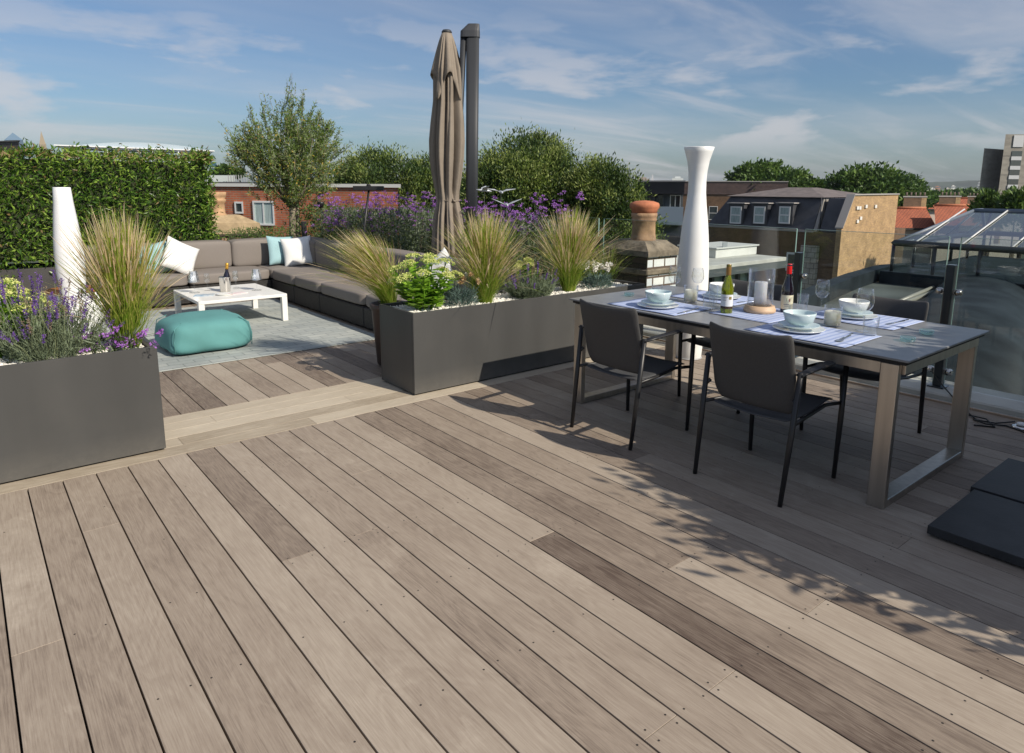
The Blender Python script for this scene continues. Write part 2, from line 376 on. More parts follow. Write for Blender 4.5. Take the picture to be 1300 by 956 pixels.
for k in range(-22, 36):
    x0 = S0 + PITCH * k - PITCH + .003; x1 = x0 + PITCH - .006
    js = known.get(k, [])
    y = -1.6 - rnd.random() * 2; js2 = list(js)
    if not js:
        yy = rnd.choice([-1.0, -.49, .03]) + rnd.randint(0, 3) * .51
        if rnd.random() < .55: js2.append(yy)
        if rnd.random() < .25 and k > 12: js2.append(yy + 1.53)
    js2 = sorted(j for j in js2 if j < YF - .3)
    cuts = [-3.2] + js2 + [YF - .003]
    for i in range(len(cuts) - 1):
        t = tones.get((k, i), rnd.choice([.1, .3, .4, .5, .6, .7, .8]) + rnd.uniform(-.08, .08))
        if not js: t = tones.get((k, 0), t) if i == 0 else t
        board(x0, x1, cuts[i] + .0008, cuts[i + 1] - .0008, t)
    for j in range(10):
        yj = -.48 + j * .51
        if yj > YF - .1 or x0 < .8 and rnd.random() < .5: continue
        for dx in (.028, .118):
            if rnd.random() < .8: screw(x0 + dx + rnd.uniform(-.003, .003), yj + rnd.uniform(-.006, .006) - (.022 if any(abs(yj - q) < .1 for q in js2) else 0))
            if any(abs(yj - q) < .1 for q in js2): screw(x0 + dx, yj + .022)
    # boards of the seating area
    cuts = [YB + .003, YB + .003 + (0.9 + rnd.random() * 1.4), 10.6]
    for i in range(2): board(x0, x1, cuts[i] + .0008, cuts[i + 1] - .0008, rnd.choice([.12, .2, .35, .5, .6, .72]) + rnd.uniform(-.08, .08))
n = 5; bw = (YB - YF) / n
sj = {0: [1.667 - 2.0, 1.667], 1: [.9, 3.1], 2: [2.06], 3: [1.17, 3.9], 4: [1.17 - 1.4, 2.8]}
for k in range(n):
    y0 = YF + bw * k; cuts = [-3.2] + sj[k] + [5.36]
    for i in range(len(cuts) - 1): board(cuts[i] + .0006, cuts[i + 1] - .0006, y0 + .0012, y0 + bw - .0012, rnd.choice([.25, .45, .6, .7, .85]), mi=1)
struct(mb.build('deck', [wood, wood2, screw_m], tone=True, recalc=True))
mb = MB(); mb.box(-3.4, 5.37, -3.4, 10.65, -.3, -.026); struct(mb.build('terrace_slab', gap_m))
mb = MB(); mb.box(-6, 5.4, -6, 16, -12, -.302); struct(mb.build('building_below', mat('dark_wall', (.10, .09, .08), .9)))
# kerb under the glass
kerb_m = mat('kerb_stone', (.50, .49, .44), .8, var=.12, vscale=3, bump=.1)
mb = MB(); mb.box(5.374, 5.40, -3.2, 11, -.02, .012, b=.003); mb.box(5.402, 5.84, -3.2, 11, -.5, .055, b=.012)
struct(mb.build('kerb', kerb_m))
mb = MB(); mb.box(5.36, 5.373, -3.2, 11, -.02, .014, b=.002); struct(mb.build('deck_edge_trim', mat('edge_wood', (.42, .30, .21), .6, var=.2, vscale=3)))

# ------------------------------------------------------------------ rug
rugm = brickmat('rug_weave', (.40, .42, .39), (.31, .34, .33), (.24, .26, .25), bw=.21, bh=.105, msize=.006, var=.22)
mb = MB(); mb.box(.85, 3.23, 6.06, 9.15, .001, .011, b=.003)
rug = tag(mb.build('rug', rugm, uv=True), 'pale blue grey patchwork rug under the white coffee table', 'rug')

# ------------------------------------------------------------------ planters
plan_m = mat('planter_metal', (.066, .066, .064), .40, metal=.0, var=.09, vscale=1.2, stretch=(3, 3, .6), bump=.02, bscale=200, spec=.18)
_t = plan_m.node_tree; _b = _t.nodes['Principled BSDF']; _k = _t.links.new
_co = _t.nodes.new('ShaderNodeTexCoord'); _sp = _t.nodes.new('ShaderNodeSeparateXYZ'); _k(_co.outputs['Object'], _sp.inputs[0])
_mr = _t.nodes.new('ShaderNodeMapRange'); _mr.inputs[1].default_value = .16; _mr.inputs[2].default_value = .0; _k(_sp.outputs[2], _mr.inputs[0])
_nz = _t.nodes.new('ShaderNodeTexNoise'); _nz.inputs['Scale'].default_value = 22; _nz.inputs['Detail'].default_value = 8; _nz.inputs['Roughness'].default_value = .75; _k(_co.outputs['Object'], _nz.inputs['Vector'])
_n2 = _t.nodes.new('ShaderNodeTexNoise'); _n2.inputs['Scale'].default_value = 2.5; _n2.inputs['Detail'].default_value = 6; _k(_co.outputs['Object'], _n2.inputs['Vector'])
_r2 = _t.nodes.new('ShaderNodeMapRange'); _r2.inputs[1].default_value = .52; _r2.inputs[2].default_value = .75; _r2.inputs[4].default_value = .06; _k(_n2.outputs[0], _r2.inputs[0])
_m1 = _t.nodes.new('ShaderNodeMath'); _m1.operation = 'MULTIPLY'; _k(_mr.outputs[0], _m1.inputs[0]); _k(_nz.outputs[0], _m1.inputs[1])
_m2 = _t.nodes.new('ShaderNodeMath'); _m2.operation = 'MULTIPLY_ADD'; _m2.inputs[1].default_value = .42; _k(_m1.outputs[0], _m2.inputs[0]); _k(_r2.outputs[0], _m2.inputs[2])
_mx = _t.nodes.new('ShaderNodeMix'); _mx.data_type = 'RGBA'; _mx.inputs[7].default_value = (.22, .20, .17, 1); _k(_m2.outputs[0], _mx.inputs[0])
_src = _b.inputs['Base Color'].links[0].from_socket; _k(_src, _mx.inputs[6]); _k(_mx.outputs[2], _b.inputs['Base Color'])
peb_m = mat('white_pebble', (.78, .75, .68), .7, var=.12, vscale=30)
soil_m = mat('soil', (.05, .035, .025), .95, var=.4, vscale=40, bump=.6)
def pebbles(x0, x1, y0, y1, z, n, size=.016):
    """chips of white marble: small squashed octahedra"""
    m = MB(); base = np.array([(1, 0, 0), (0, 1, 0), (-1, 0, 0), (0, -1, 0), (0, 0, .7), (0, 0, -.7)], float)
    fs = [(0, 1, 4), (1, 2, 4), (2, 3, 4), (3, 0, 4), (1, 0, 5), (2, 1, 5), (3, 2, 5), (0, 3, 5)]
    for _ in range(n):
        a = rng.uniform(0, 6.3); c, s_ = math.cos(a), math.sin(a); q = base * size * rng.uniform(.5, 1.1, 3)
        q = q @ np.array([[c, s_, 0], [-s_, c, 0], [0, 0, 1]]); q += rng.normal(size=q.shape) * size * .10
        q += (rng.uniform(x0, x1), rng.uniform(y0, y1), z + rng.uniform(-.004, .012)); m.add(q, fs)
    return m
def planter(x0, x1, y0, y1, h, label, npeb, peb_y0=None):
    t = thing('planter', label, 'planter', ((x0 + x1) / 2, (y0 + y1) / 2, 0), group='long dark grey metal planters')
    loc = None; o = Vector(t.location); m = MB(); th = .022
    def B(a, b_, c, d, e, f, mi=0, bb=0): m.box(a - o.x, b_ - o.x, c - o.y, d - o.y, e, f, mi, bb)
    B(x0, x1, y0, y0 + th, .012, h, bb=.002); B(x0, x1, y1 - th, y1, .012, h, bb=.002)
    B(x0, x0 + th, y0 + th + .0005, y1 - th - .0005, .012, h, bb=.002); B(x1 - th, x1, y0 + th + .0005, y1 - th - .0005, .012, h, bb=.002)
    m.build('shell', plan_m, t)
    m = MB(); B(x0 + .02, x1 - .02, y0 + .02, y1 - .02, .0, .011); m.build('base_plate', mat('black_matt', (.015, .015, .015), .7), t)
    m = MB(); B(x0 + th + .001, x1 - th - .001, y0 + th + .001, y1 - th - .001, .1, h - .045); m.build('soil', soil_m, t)
    p = pebbles(x0 + th + .012 - o.x, x1 - th - .012 - o.x, y0 + th + .012 - o.y, y1 - th - .012 - o.y, h - .036, npeb)
    q = p.build('pebbles', peb_m, t, recalc=False); q['kind'] = 'stuff'
    return t
planter(-1.60, .80, 4.20, 4.71, .62, 'dark grey planter in the left foreground, holding lavender and a tall feathery grass', 4200)
planter(2.47, 5.02, 4.20, 4.71, .62, 'dark grey planter standing between the sofa and the dining table', 5600)

# ------------------------------------------------------------------ plants
g_blade = leafmat('grass_green', (.20, .33, .03), (.34, .46, .06), .5, .5)
g_straw = leafmat('grass_straw', (.68, .52, .30), (.84, .70, .47), .6, .5)
g_mid = leafmat('grass_olive', (.38, .42, .08), (.54, .53, .15), .55, .5)
def grass(loc, h, spread, n, label, lean=(0, 0), group='feathery ornamental grasses', name='feather_grass', wid=.0014, seed=1, straw=.5):
    rg = np.random.default_rng(seed)
    SEG = 7; az = rg.uniform(0, 2 * np.pi, n); out = np.abs(rg.normal(0, .50, n)).clip(0, 1.45) * spread; H = h * rg.uniform(.50, 1.08, n) * (1 - .12 * out / spread)
    r0 = rg.uniform(0, .055, n); t = np.linspace(0, 1, SEG + 1)
    px = r0[:, None] * np.cos(az)[:, None] + (out * np.cos(az))[:, None] * (t ** 1.55)[None] + lean[0] * (t ** 2)[None]
    py = r0[:, None] * np.sin(az)[:, None] + (out * np.sin(az))[:, None] * (t ** 1.55)[None] + lean[1] * (t ** 2)[None]
    droop = (out / max(spread, .01))[:, None] ** 2 * .11 * h * (t ** 3.2)[None]
    wob = rg.normal(0, .016, (n, 1)) * np.sin(t * 5)[None] + rg.normal(0, .03, (n, 1)) * (t ** 3)[None]; py = py + rg.normal(0, .016, (n, 1)) * np.sin(t * 4.3)[None] + rg.normal(0, .03, (n, 1)) * (t ** 3)[None]
    pz = H[:, None] * t[None] - droop; px = px + wob; P = np.stack([px, py, pz], -1)
    sd = np.stack([-np.sin(az + rg.normal(0, .8, n)), np.cos(az + rg.normal(0, .8, n)), np.zeros(n)], -1)
    wv = wid * rg.uniform(.6, 1.3, n)[:, None] * (np.where(t < .6, 1 - .25 * t, .85))[None]
    fl = rg.random(n) < straw; bump = np.where((t > .6) & (t < .97), 1.0, 0)[None] * fl[:, None] * wid * 1.3; wv = (wv + bump) * (t < .999)[None] + .0003
    A = P + sd[:, None] * wv[..., None]; B = P - sd[:, None] * wv[..., None]
    q = np.stack([A[:, :-1], B[:, :-1], B[:, 1:], A[:, 1:]], 2).reshape(-1, 4, 3)
    seg = np.tile(np.arange(SEG), n); f = np.repeat(fl, SEG); rr = rg.random(n * SEG)
    mi = np.where(seg < 3, np.where(rr < .75, 0, 1), np.where(seg < 4, np.where(rr < .4, 0, 1), np.where(f & (rr < .8), 2, np.where(rr < .75, 1, 0))))
    mi = np.where((seg == 4) & f, np.where(rr < .6, 2, 1), mi)
    m = MB(); m.quads(q, mi)
    o = m.build(name, [g_blade, g_mid, g_straw], recalc=False); o.location = loc
    return tag(o, label, 'grass', group)

def stems_mesh(m, bases, tips, rad, mi=0, bend=.03):
    for b_, t_ in zip(bases, tips):
        b_ = Vector(b_); t_ = Vector(t_); mid = (b_ + t_) / 2 + Vector((rnd.uniform(-bend, bend), rnd.uniform(-bend, bend), bend * .5))
        m.tube([b_, mid, t_], [rad, rad * .85, rad * .6], 3, mi, caps=False)

lav_leaf = leafmat('lavender_leaf', (.13, .17, .10), (.21, .26, .16), .7, .2, 8)
lav_stem = leafmat('lavender_stem', (.20, .25, .12), (.28, .32, .17), .7, .2, 8)
lav_fl = leafmat('lavender_flower', (.12, .055, .28), (.22, .11, .42), .7, .25, 20)
lav_dry = leafmat('lavender_dry', (.24, .17, .13), (.32, .25, .17), .8, .2, 20)
def lavender(loc, w_, d_, h, nst, nflow, label, seed=3, dry=.2, name='lavender_bush', group='lavender bushes in the planters'):
    global rng; rng = np.random.default_rng(seed); t = thing(name, label, 'lavender', loc, group=group)
    n = nst; a = rng.uniform(0, 6.283, n); r = np.sqrt(rng.random(n))
    B = np.stack([np.cos(a) * r * w_ * .30, np.sin(a) * r * d_ * .30, np.zeros(n)], 1)
    T = np.stack([np.cos(a) * r * w_ * .5 + rng.normal(0, .02, n), np.sin(a) * r * d_ * .5, h * rng.uniform(.45, 1.0, n) * (1 - .35 * r ** 2)], 1)
    m = MB(); k = nflow; stems_mesh(m, B[:k], T[:k], .0017, 0); m.build('stems', lav_stem, t, recalc=False)
    # narrow leaves up the lower two thirds of every stem
    LP = []; UP = []
    for i in range(n):
        for q in np.linspace(.05, .72, 20): LP.append(B[i] + (T[i] - B[i]) * q * rng.uniform(.85, 1.1)); UP.append((T[i] - B[i]) / (np.linalg.norm(T[i] - B[i]) + 1e-6) * 1.3)
    q, mi = leaves(np.array(LP), .045, .0052, np.array(UP), .0, 1, .6); m = MB(); m.quads(q, 0); m.build('leaves', lav_leaf, t, recalc=False)
    m = MB()
    for i in range(k):
        d = (T[i] - B[i]) / np.linalg.norm(T[i] - B[i]); L0 = rng.uniform(.03, .055); mi = 1 if rng.random() < dry else 0
        c = T[i] + d * np.linspace(-.01, L0, 9)[:, None]; P = np.repeat(c, 5, 0) + rng.normal(0, .0028, (45, 3))
        q, _ = leaves(P, .010, .0062, d * .8, 0, 1, .9); m.quads(q, mi)
    m.build('flower_spikes', [lav_fl, lav_dry], t, recalc=False)
    return t
sed_leaf = leafmat('sedum_leaf', (.16, .33, .03), (.32, .52, .06), .38, .35, 9)
sed_fl = leafmat('sedum_flower', (.58, .62, .17), (.76, .77, .33), .7, .2, 25)
def sedum(loc, w_, h, nh, label, seed=5, hs=.06, group='yellow green sedum clumps', leafs=16, heads=None):
    global rng; rng = np.random.default_rng(seed); t = thing('sedum_plant', label, 'sedum', loc, group=group)
    m = MB(); LQ = []; fm = MB()
    for i in range(nh):
        a = rng.uniform(0, 6.283); r = math.sqrt((i + .5) / nh) * w_ * .5
        top = np.array([math.cos(i * 2.399) * r, math.sin(i * 2.399) * r * .8, h * (1 - .42 * (r / (w_ * .5)) ** 2) * rng.uniform(.86, 1.04)])
        base = top * np.array([.25, .25, 0])
        m.tube([base, (base + top) / 2 + np.array([0, 0, .03]), top], [.006, .005, .004], 5, 0)
        for q in np.linspace(.12, .86, leafs):
            P = base + (top - base) * q; aa = rng.uniform(0, 6.283); o = np.array([math.cos(aa), math.sin(aa), rng.uniform(.0, .55)])
            LL = rng.uniform(.065, .105) * (1.15 - .5 * q); W = LL * .64; o /= np.linalg.norm(o); sd = np.cross(o, [0, 0, 1]); sd /= np.linalg.norm(sd); up = np.cross(sd, o)
            # fleshy oval leaf, cupped
            pts = [P, P + o * LL * .3 + sd * W * .42 + up * .008, P + o * LL * .7 + sd * W * .45 + up * .008, P + o * LL, P + o * LL * .7 - sd * W * .45 + up * .008, P + o * LL * .3 - sd * W * .42 + up * .008, P + o * LL * .5 - up * .004]
            LQ.append(pts)
        # flat domed head of tiny stars
        R0 = hs * rng.uniform(.75, 1.15); nn = 210
        ra = np.sqrt(rng.random(nn)) * R0; an = rng.uniform(0, 6.283, nn)
        P = np.stack([ra * np.cos(an), ra * np.sin(an), .022 * (1 - (ra / R0) ** 2) + rng.normal(0, .003, nn) + .004 * np.sin(an * 5)], 1) + top + np.array([0, 0, .006])
        tl = top - np.array([0, 0, h]); P[:, 2] -= (P[:, 0] - top[0]) * top[0] * 1.3 + (P[:, 1] - top[1]) * top[1] * 1.3
        fm = MB(); q, _ = leaves(P, .011, .009, np.array([0, 0, .5]), 0, 1, .8); fm.quads(q, 0)
        q, _ = leaves(P[:80] - np.array([0, 0, .012]), .016, .007, np.array([0, 0, .8]), 0, 1, .5); fm.quads(q, 1); fm.build('flower_head', [sed_fl, sed_leaf], t, recalc=False)
    m.build('stems', sed_leaf, t, recalc=False)
    m = MB()
    for p in LQ: m.add(p, [(0, 1, 6), (1, 2, 6), (2, 3, 6), (3, 4, 6), (4, 5, 6), (5, 0, 6)], 0, True)
    m.build('leaves', sed_leaf, t, recalc=False)
    return t
dia_leaf = leafmat('dianthus_leaf', (.09, .15, .13), (.16, .23, .20), .6, .15, 9)
dia_fl = leafmat('dianthus_white', (.82, .81, .76), (.88, .87, .84), .7, .25)
dia_old = leafmat('dianthus_faded', (.50, .33, .17), (.62, .46, .28), .7, .25)
def dianthus(loc, w_, h, nf, label, seed=9, old=.3):
    global rng; rng = np.random.default_rng(seed); t = thing('dianthus_plant', label, 'dianthus', loc, group='white dianthus plants in the right planter')
    n = 620; a = rng.uniform(0, 6.283, n); r = np.sqrt(rng.random(n)) * w_ * .34
    P = np.stack([np.cos(a) * r, np.sin(a) * r, rng.uniform(0, h * .45, n)], 1); up = np.stack([np.cos(a) * 1.0, np.sin(a) * 1.0, np.ones(n) * .9], 1)
    q, _ = leaves(P, .075, .006, up, 0, 1, .45); m = MB(); m.quads(q, 0); m.build('leaves', dia_leaf, t, recalc=False)
    m = MB(); fm = MB()
    for i in range(nf):
        a0 = rng.uniform(0, 6.283); rr = math.sqrt(rng.random()) * w_ * .5; top = np.array([math.cos(a0) * rr, math.sin(a0) * rr, h * rng.uniform(.75, 1.06)])
        m.tube([top * [.3, .3, 0], top * [.7, .7, .6], top], [.0022, .002, .0016], 3, 0)
        nn = 34; q, _ = leaves(np.repeat(top[None], nn, 0) + rng.normal(0, .005, (nn, 3)), .021, .018, np.array([0, 0, .35]), 0, 1, .9); fm = MB(); fm.quads(q, 0); fm.build('flower', dia_old if rng.random() < old else dia_fl, t, recalc=False)
    m.build('stems', dia_leaf, t, recalc=False)
    return t
verb_fl = leafmat('verbena_flower', (.30, .10, .45), (.50, .24, .66), .7, .25, 12)
verb_st = leafmat('verbena_stem', (.05, .09, .028), (.11, .15, .05), .7, .2, 6)
def verbena(loc, w_, d_, h, n, label, seed, leafy=900, dense=1.0, hmin=.62, group='purple verbena clumps behind the sofa', name='verbena_clump'):
    global rng; rng = np.random.default_rng(seed); t = thing(name, label, 'verbena', loc, group=group); m = MB(); fm = MB()
    for i in range(n):
        b_ = np.array([rng.uniform(-.45, .45) * w_, rng.uniform(-.45, .45) * d_, 0]); top = b_ * 1.15 + np.array([rng.normal(0, .06), rng.normal(0, .06), h * rng.uniform(hmin, 1.0)])
        m.tube([b_, (b_ + top) / 2 + rng.normal(0, .02, 3), top], [.0032, .0026, .0016], 3, 0)
        hp = [top]
        for s_ in range(rng.integers(1, 4)):
            st = b_ + (top - b_) * rng.uniform(.78, .9); e = top + np.array([rng.normal(0, .05), rng.normal(0, .05), rng.uniform(-.09, .0)]); m.tube([st, e], .0014, 3, 0); hp.append(e)
        for e in hp:
            nn = 20; q, _ = leaves(e + rng.normal(0, 1, (nn, 3)) * [.011, .011, .006], .014, .011, np.array([0, 0, .5]), 0, 1, .9); fm.quads(q, 0)
    m.build('stems', verb_st, t, recalc=False); fm.build('flower_heads', verb_fl, t, recalc=False)
    P = np.stack([rng.uniform(-.5, .5, leafy) * w_, rng.uniform(-.5, .5, leafy) * d_, rng.random(leafy) ** 1.3 * h * .76], 1)
    q, mi = leaves(P, .085, .014, np.array([0, 0, .8]), .2, 2, .8); m = MB(); m.quads(q, mi); m.build('leaves', [verb_st, leafmat('silver_leaf', (.15, .19, .12), (.25, .29, .20), .6, .2)], t, recalc=False)
    return t

Zp = .585
sedum((.13, 4.55, Zp), .52, .42, 14, 'yellow green sedum at the left edge of the picture behind lavender', 21, .066, leafs=26)
lavender((.32, 4.40, Zp), .62, .44, .46, 260, 135, 'purple flowering lavender bush spilling over the left planter front', 22, .35)
lavender((-.32, 4.45, Zp), .5, .4, .3, 90, 30, 'lavender left of the yellow sedum, mostly out of the picture', 29, .1)
grass((.69, 4.40, Zp), .79, .36, 1050, 'tall feathery grass with straw plumes at the right end of the left planter', lean=(.0, .0), seed=3, wid=.0014)
verbena((.62, 4.30, Zp - .01), .22, .10, .16, 9, 'low purple flowers at the foot of the tall grass in the left planter', 31, 60, group=None, name='low_purple_flower')
sedum((2.70, 4.41, Zp), .58, .42, 15, 'big lime green sedum with pale yellow heads at the left end of the right planter', 23, .060, leafs=26)
dianthus((3.03, 4.40, Zp), .30, .26, 17, 'white dianthus with faded peach blooms right of the big sedum', 24, .45)
grass((3.27, 4.40, Zp), .74, .46, 1500, 'tall feathery grass in the middle of the right planter', seed=5)
lavender((3.73, 4.37, Zp), .52, .40, .29, 260, 40, 'grey green lavender with few flowers right of the middle grass', 25, .35)
sedum((3.86, 4.60, Zp), .24, .33, 6, 'small yellow sedum peeping out behind the grey green lavender', 26, .045)
grass((4.22, 4.42, Zp), .74, .48, 1400, 'wide feathery grass towards the right end of the right planter', seed=6, lean=(.03, 0))
dianthus((4.58, 4.42, Zp), .36, .24, 26, 'pure white dianthus near the right end of the right planter', 27, .03)
grass((4.82, 4.52, Zp), .40, .34, 260, 'thin green wisps of grass at the far right end of the right planter', seed=8, straw=.2, name='small_grass')
# pot with grass behind the left end of the right planter
pot_loc = PD(500, 395, 5.9); pot_loc.z = 0; pot_loc = Vector((2.78, 5.12, 0))
t = thing('plant_pot', 'dark brown round pot hidden behind the left end of the right planter', 'pot', pot_loc)
mb = MB(); mb.lathe([(.10, 0), (.115, .02), (.15, .48), (.165, .50), (.165, .54), (.145, .54), (.14, .50)], 28); mb.build('pot_body', mat('brown_pot', (.055, .035, .028), .5, var=.2), t)
mb = MB(); mb.lathe([(.0, .49), (.139, .50)], 20); mb.build('soil', soil_m, t)
grass((pot_loc.x, pot_loc.y, .5), .66, .40, 1100, 'feathery grass in a brown pot leaning over the sofa arm', lean=(-.26, .1), seed=9)

# ------------------------------------------------------------------ dining table
steel = mat('brushed_steel', (.50, .46, .41), .34, metal=1, var=.10, vscale=2, stretch=(14, 14, .6))
blackm = mat('black_powder_coat', (.016, .016, .017), .42)
topm = mat('ceramic_top', (.20, .205, .21), .33, var=.10, vscale=14, bump=.02, bscale=90)
TX0, TX1, TY0, TY1 = 3.285, 4.375, 1.19, 3.43; TH = .75
t = thing('dining_table', 'long dining table with dark slate top and brushed steel frame legs', 'table', ((TX0 + TX1) / 2, (TY0 + TY1) / 2, 0))
cx, cy = t.location.x, t.location.y; hx, hy = (TX1 - TX0) / 2, (TY1 - TY0) / 2
mb = MB(); mb.box(-hx, hx, -hy, hy, TH - .012, TH, b=.0025); mb.build('tabletop', topm, t)
mb = MB(); mb.box(-hx + .018, hx - .018, -hy + .018, hy - .018, TH - .030, TH - .0125); mb.build('shadow_gap_board', mat('black_matt', (.015, .015, .015), .7), t)
mb = MB()
for s_ in (-1, 1):
    mb.box(s_ * (hx - .035) - .02 * 1, s_ * (hx - .035) + .02, -hy + .126, hy - .126, TH - .085, TH - .0305, b=.002)
    mb.box(-hx + .056, hx - .056, s_ * (hy - .05) - .02, s_ * (hy - .05) + .02, TH - .083, TH - .0305, b=.002)
mb.build('apron', steel, t)
for s_ in (-1, 1):
    y0 = s_ * (hy - .045); y1 = y0 - s_ * .08; lo_, hi_ = min(y0, y1), max(y0, y1)
    m = MB()
    for sx in (-1, 1):
        x0 = sx * (hx - .012); x1 = x0 - sx * .04; m.box(min(x0, x1), max(x0, x1), lo_, hi_, .0, TH - .031, b=.0025)
    m.box(-hx + .0525, hx - .0525, lo_ + .001, hi_ - .001, .0, .04, b=.0025)
    m.build('leg_frame', steel, t)

# ------------------------------------------------------------------ chairs
fab_m = mat('charcoal_mesh_fabric', (.056, .055, .055), .75, var=.30, vscale=420, bump=.15, bscale=500)
seat_m = mat('seat_mesh_fabric', (.060, .062, .066), .7, var=.15, vscale=250, bump=.15, bscale=500)
def sheet(m, fn, nu, nv, th, mi=0):
    """thick smooth sheet from fn(u,v)->point, normal offset th"""
    P = [[Vector(fn(i / nu, j / nv)) for j in range(nv + 1)] for i in range(nu + 1)]; V = []; 
    def nrm(i, j):
        a = P[min(i + 1, nu)][j] - P[max(i - 1, 0)][j]; b_ = P[i][min(j + 1, nv)] - P[i][max(j - 1, 0)]; c = a.cross(b_); return c.normalized() if c.length > 1e-9 else Vector((0, 0, 1))
    Nn = [[nrm(i, j) for j in range(nv + 1)] for i in range(nu + 1)]; W = nv + 1
    for sgn in (1, -1):
        for i in range(nu + 1):
            for j in range(nv + 1):
                edge = i in (0, nu) or j in (0, nv); V.append(tuple(P[i][j] + Nn[i][j] * sgn * th * (.25 if edge else .5)))
    K = (nu + 1) * W; fs = []
    for i in range(nu):
        for j in range(nv):
            a, b_, c, d = i * W + j, i * W + j + 1, (i + 1) * W + j + 1, (i + 1) * W + j; fs.append((a, b_, c, d)); fs.append((a + K, d + K, c + K, b_ + K))
    for i in range(nu):
        for j, f in ((0, 0), (nv, 1)):
            a, b_ = i * W + j, (i + 1) * W + j; fs.append((a, b_, b_ + K, a + K))
    for j in range(nv):
        for i in (0, nu):
            a, b_ = i * W + j, i * W + j + 1; fs.append((a, a + K, b_ + K, b_))
    m.add(V, fs, mi, True)
def make_chair(label):
    t = thing('dining_chair', label, 'chair', group='charcoal armchairs around the dining table')
    hw = .250
    def back(u, v):
        yy = (u - .5) * 2; a = abs(yy) ** 2; rc = .07
        z = .425 + v * .405; x = -.165 - .105 * v - .028 * v * v + .05 * a * (0.35 + .65 * v)
        # rounded corners
        y = yy * (hw - .015)
        if v < .22: y *= 1 - .16 * (1 - v / .22) ** 2
        if v > .9: y *= 1 - .03 * ((v - .9) / .1) ** 2; z -= .0
        z += .014 * (1 - a) * 0 - .012 * a * 0
        z += (.016 * a if v > .85 else 0)
        return (x, y, z)
    m = MB(); sheet(m, back, 18, 14, .026); m.build('backrest', fab_m, t, sub=1)
    def seat(u, v):
        yy = (u - .5) * 2; x = -.205 + v * .475; z = .395 + .05 * v + .012 * abs(yy) ** 2 * 1 - .022 * math.sin(math.pi * v)
        if v > .86: z -= (v - .86) * .22
        return (x, yy * (hw - .035), z)
    m = MB(); sheet(m, seat, 12, 14, .020); m.build('seat', seat_m, t, sub=1)
    for s_ in (-1, 1):
        m = MB(); m.tube([(-.275, s_ * .248, 0), (-.235, s_ * .254, .33), (-.195, s_ * .258, .66)], [.0115, .0145, .014], 10); m.build('leg', blackm, t)
        m = MB(); m.tube([(.262, s_ * .250, 0), (.266, s_ * .256, .33), (.272, s_ * .258, .66)], [.0115, .0145, .014], 10); m.build('leg', blackm, t)
        m = MB(); m.tube([(-.205, s_ * .258, .648), (-.10, s_ * .260, .656), (.05, s_ * .262, .664), (.20, s_ * .262, .670), (.285, s_ * .261, .668)], [.020, .023, .025, .024, .020], 12, flat=.42); m.build('armrest', blackm, t)
        m = MB(); m.tube([(-.232, s_ * .252, .400), (-.05, s_ * .225, .397), (.14, s_ * .228, .425), (.262, s_ * .250, .418)], .010, 8); m.build('seat_rail', blackm, t)
        m = MB(); m.tube([(-.21, s_ * .250, .50), (-.20, s_ * .235, .52)], .010, 8); m.build('back_bracket', blackm, t)
    return t
ch = make_chair('empty armchair with its back to us, left one on the near side of the table')
ch.location = (3.195, 2.755, 0)
c2 = dup(ch, (3.215, 1.815, 0), R(0), 'empty armchair with its back to us, right one on the near side of the table')
c3 = dup(ch, (4.30, 1.80, 0), R(180), 'armchair on the glass side of the table, behind the right place setting')
c4 = dup(ch, (4.27, 2.74, 0), R(180), 'armchair on the glass side of the table, behind the tall pillar candle')
# ------------------------------------------------------------------ things on the dining table
ZT = TH + .0005
linen = None
def linenmat():
    m = bpy.data.materials.new('placemat_linen'); m.use_nodes = True; t = m.node_tree; b = t.nodes['Principled BSDF']; k = t.links.new
    co = t.nodes.new('ShaderNodeTexCoord'); sp = t.nodes.new('ShaderNodeSeparateXYZ'); k(co.outputs['Object'], sp.inputs[0])
    def band(o, f, th):
        a = t.nodes.new('ShaderNodeMath'); a.operation = 'MULTIPLY'; a.inputs[1].default_value = f; k(o, a.inputs[0])
        s_ = t.nodes.new('ShaderNodeMath'); s_.operation = 'SINE'; k(a.outputs[0], s_.inputs[0])
        g = t.nodes.new('ShaderNodeMapRange'); g.inputs[1].default_value = th; g.inputs[2].default_value = th + .3; k(s_.outputs[0], g.inputs[0]); return g.outputs[0]
    x1 = band(sp.outputs[0], 210, .0); y1 = band(sp.outputs[1], 160, .2)
    ad = t.nodes.new('ShaderNodeMath'); ad.operation = 'ADD'; k(x1, ad.inputs[0]); k(y1, ad.inputs[1])
    r = t.nodes.new('ShaderNodeValToRGB'); k(ad.outputs[0], r.inputs[0]); e = r.color_ramp.elements
    e[0].position = 0; e[0].color = (.50, .56, .72, 1); e[1].position = .9; e[1].color = (.22, .30, .54, 1)
    mu = t.nodes.new('ShaderNodeMath'); mu.operation = 'MULTIPLY'; mu.inputs[1].default_value = .5; k(ad.outputs[0], mu.inputs[0]); k(mu.outputs[0], r.inputs[0])
    k(r.outputs[0], b.inputs['Base Color']); b.inputs['Roughness'].default_value = .85; return m
linen = linenmat()
china = mat('celadon_china', (.55, .66, .68), .18, coat=.4)
china_w = mat('white_china', (.78, .79, .76), .18, coat=.4)
cutl = mat('steel_cutlery', (.62, .60, .57), .18, metal=1)
clear = glassmat('drinking_glass', (.985, .992, .992), 1.5, .02, .035)
greeng = glassmat('tealight_glass', (.78, .94, .92), 1.5, .03, .14)
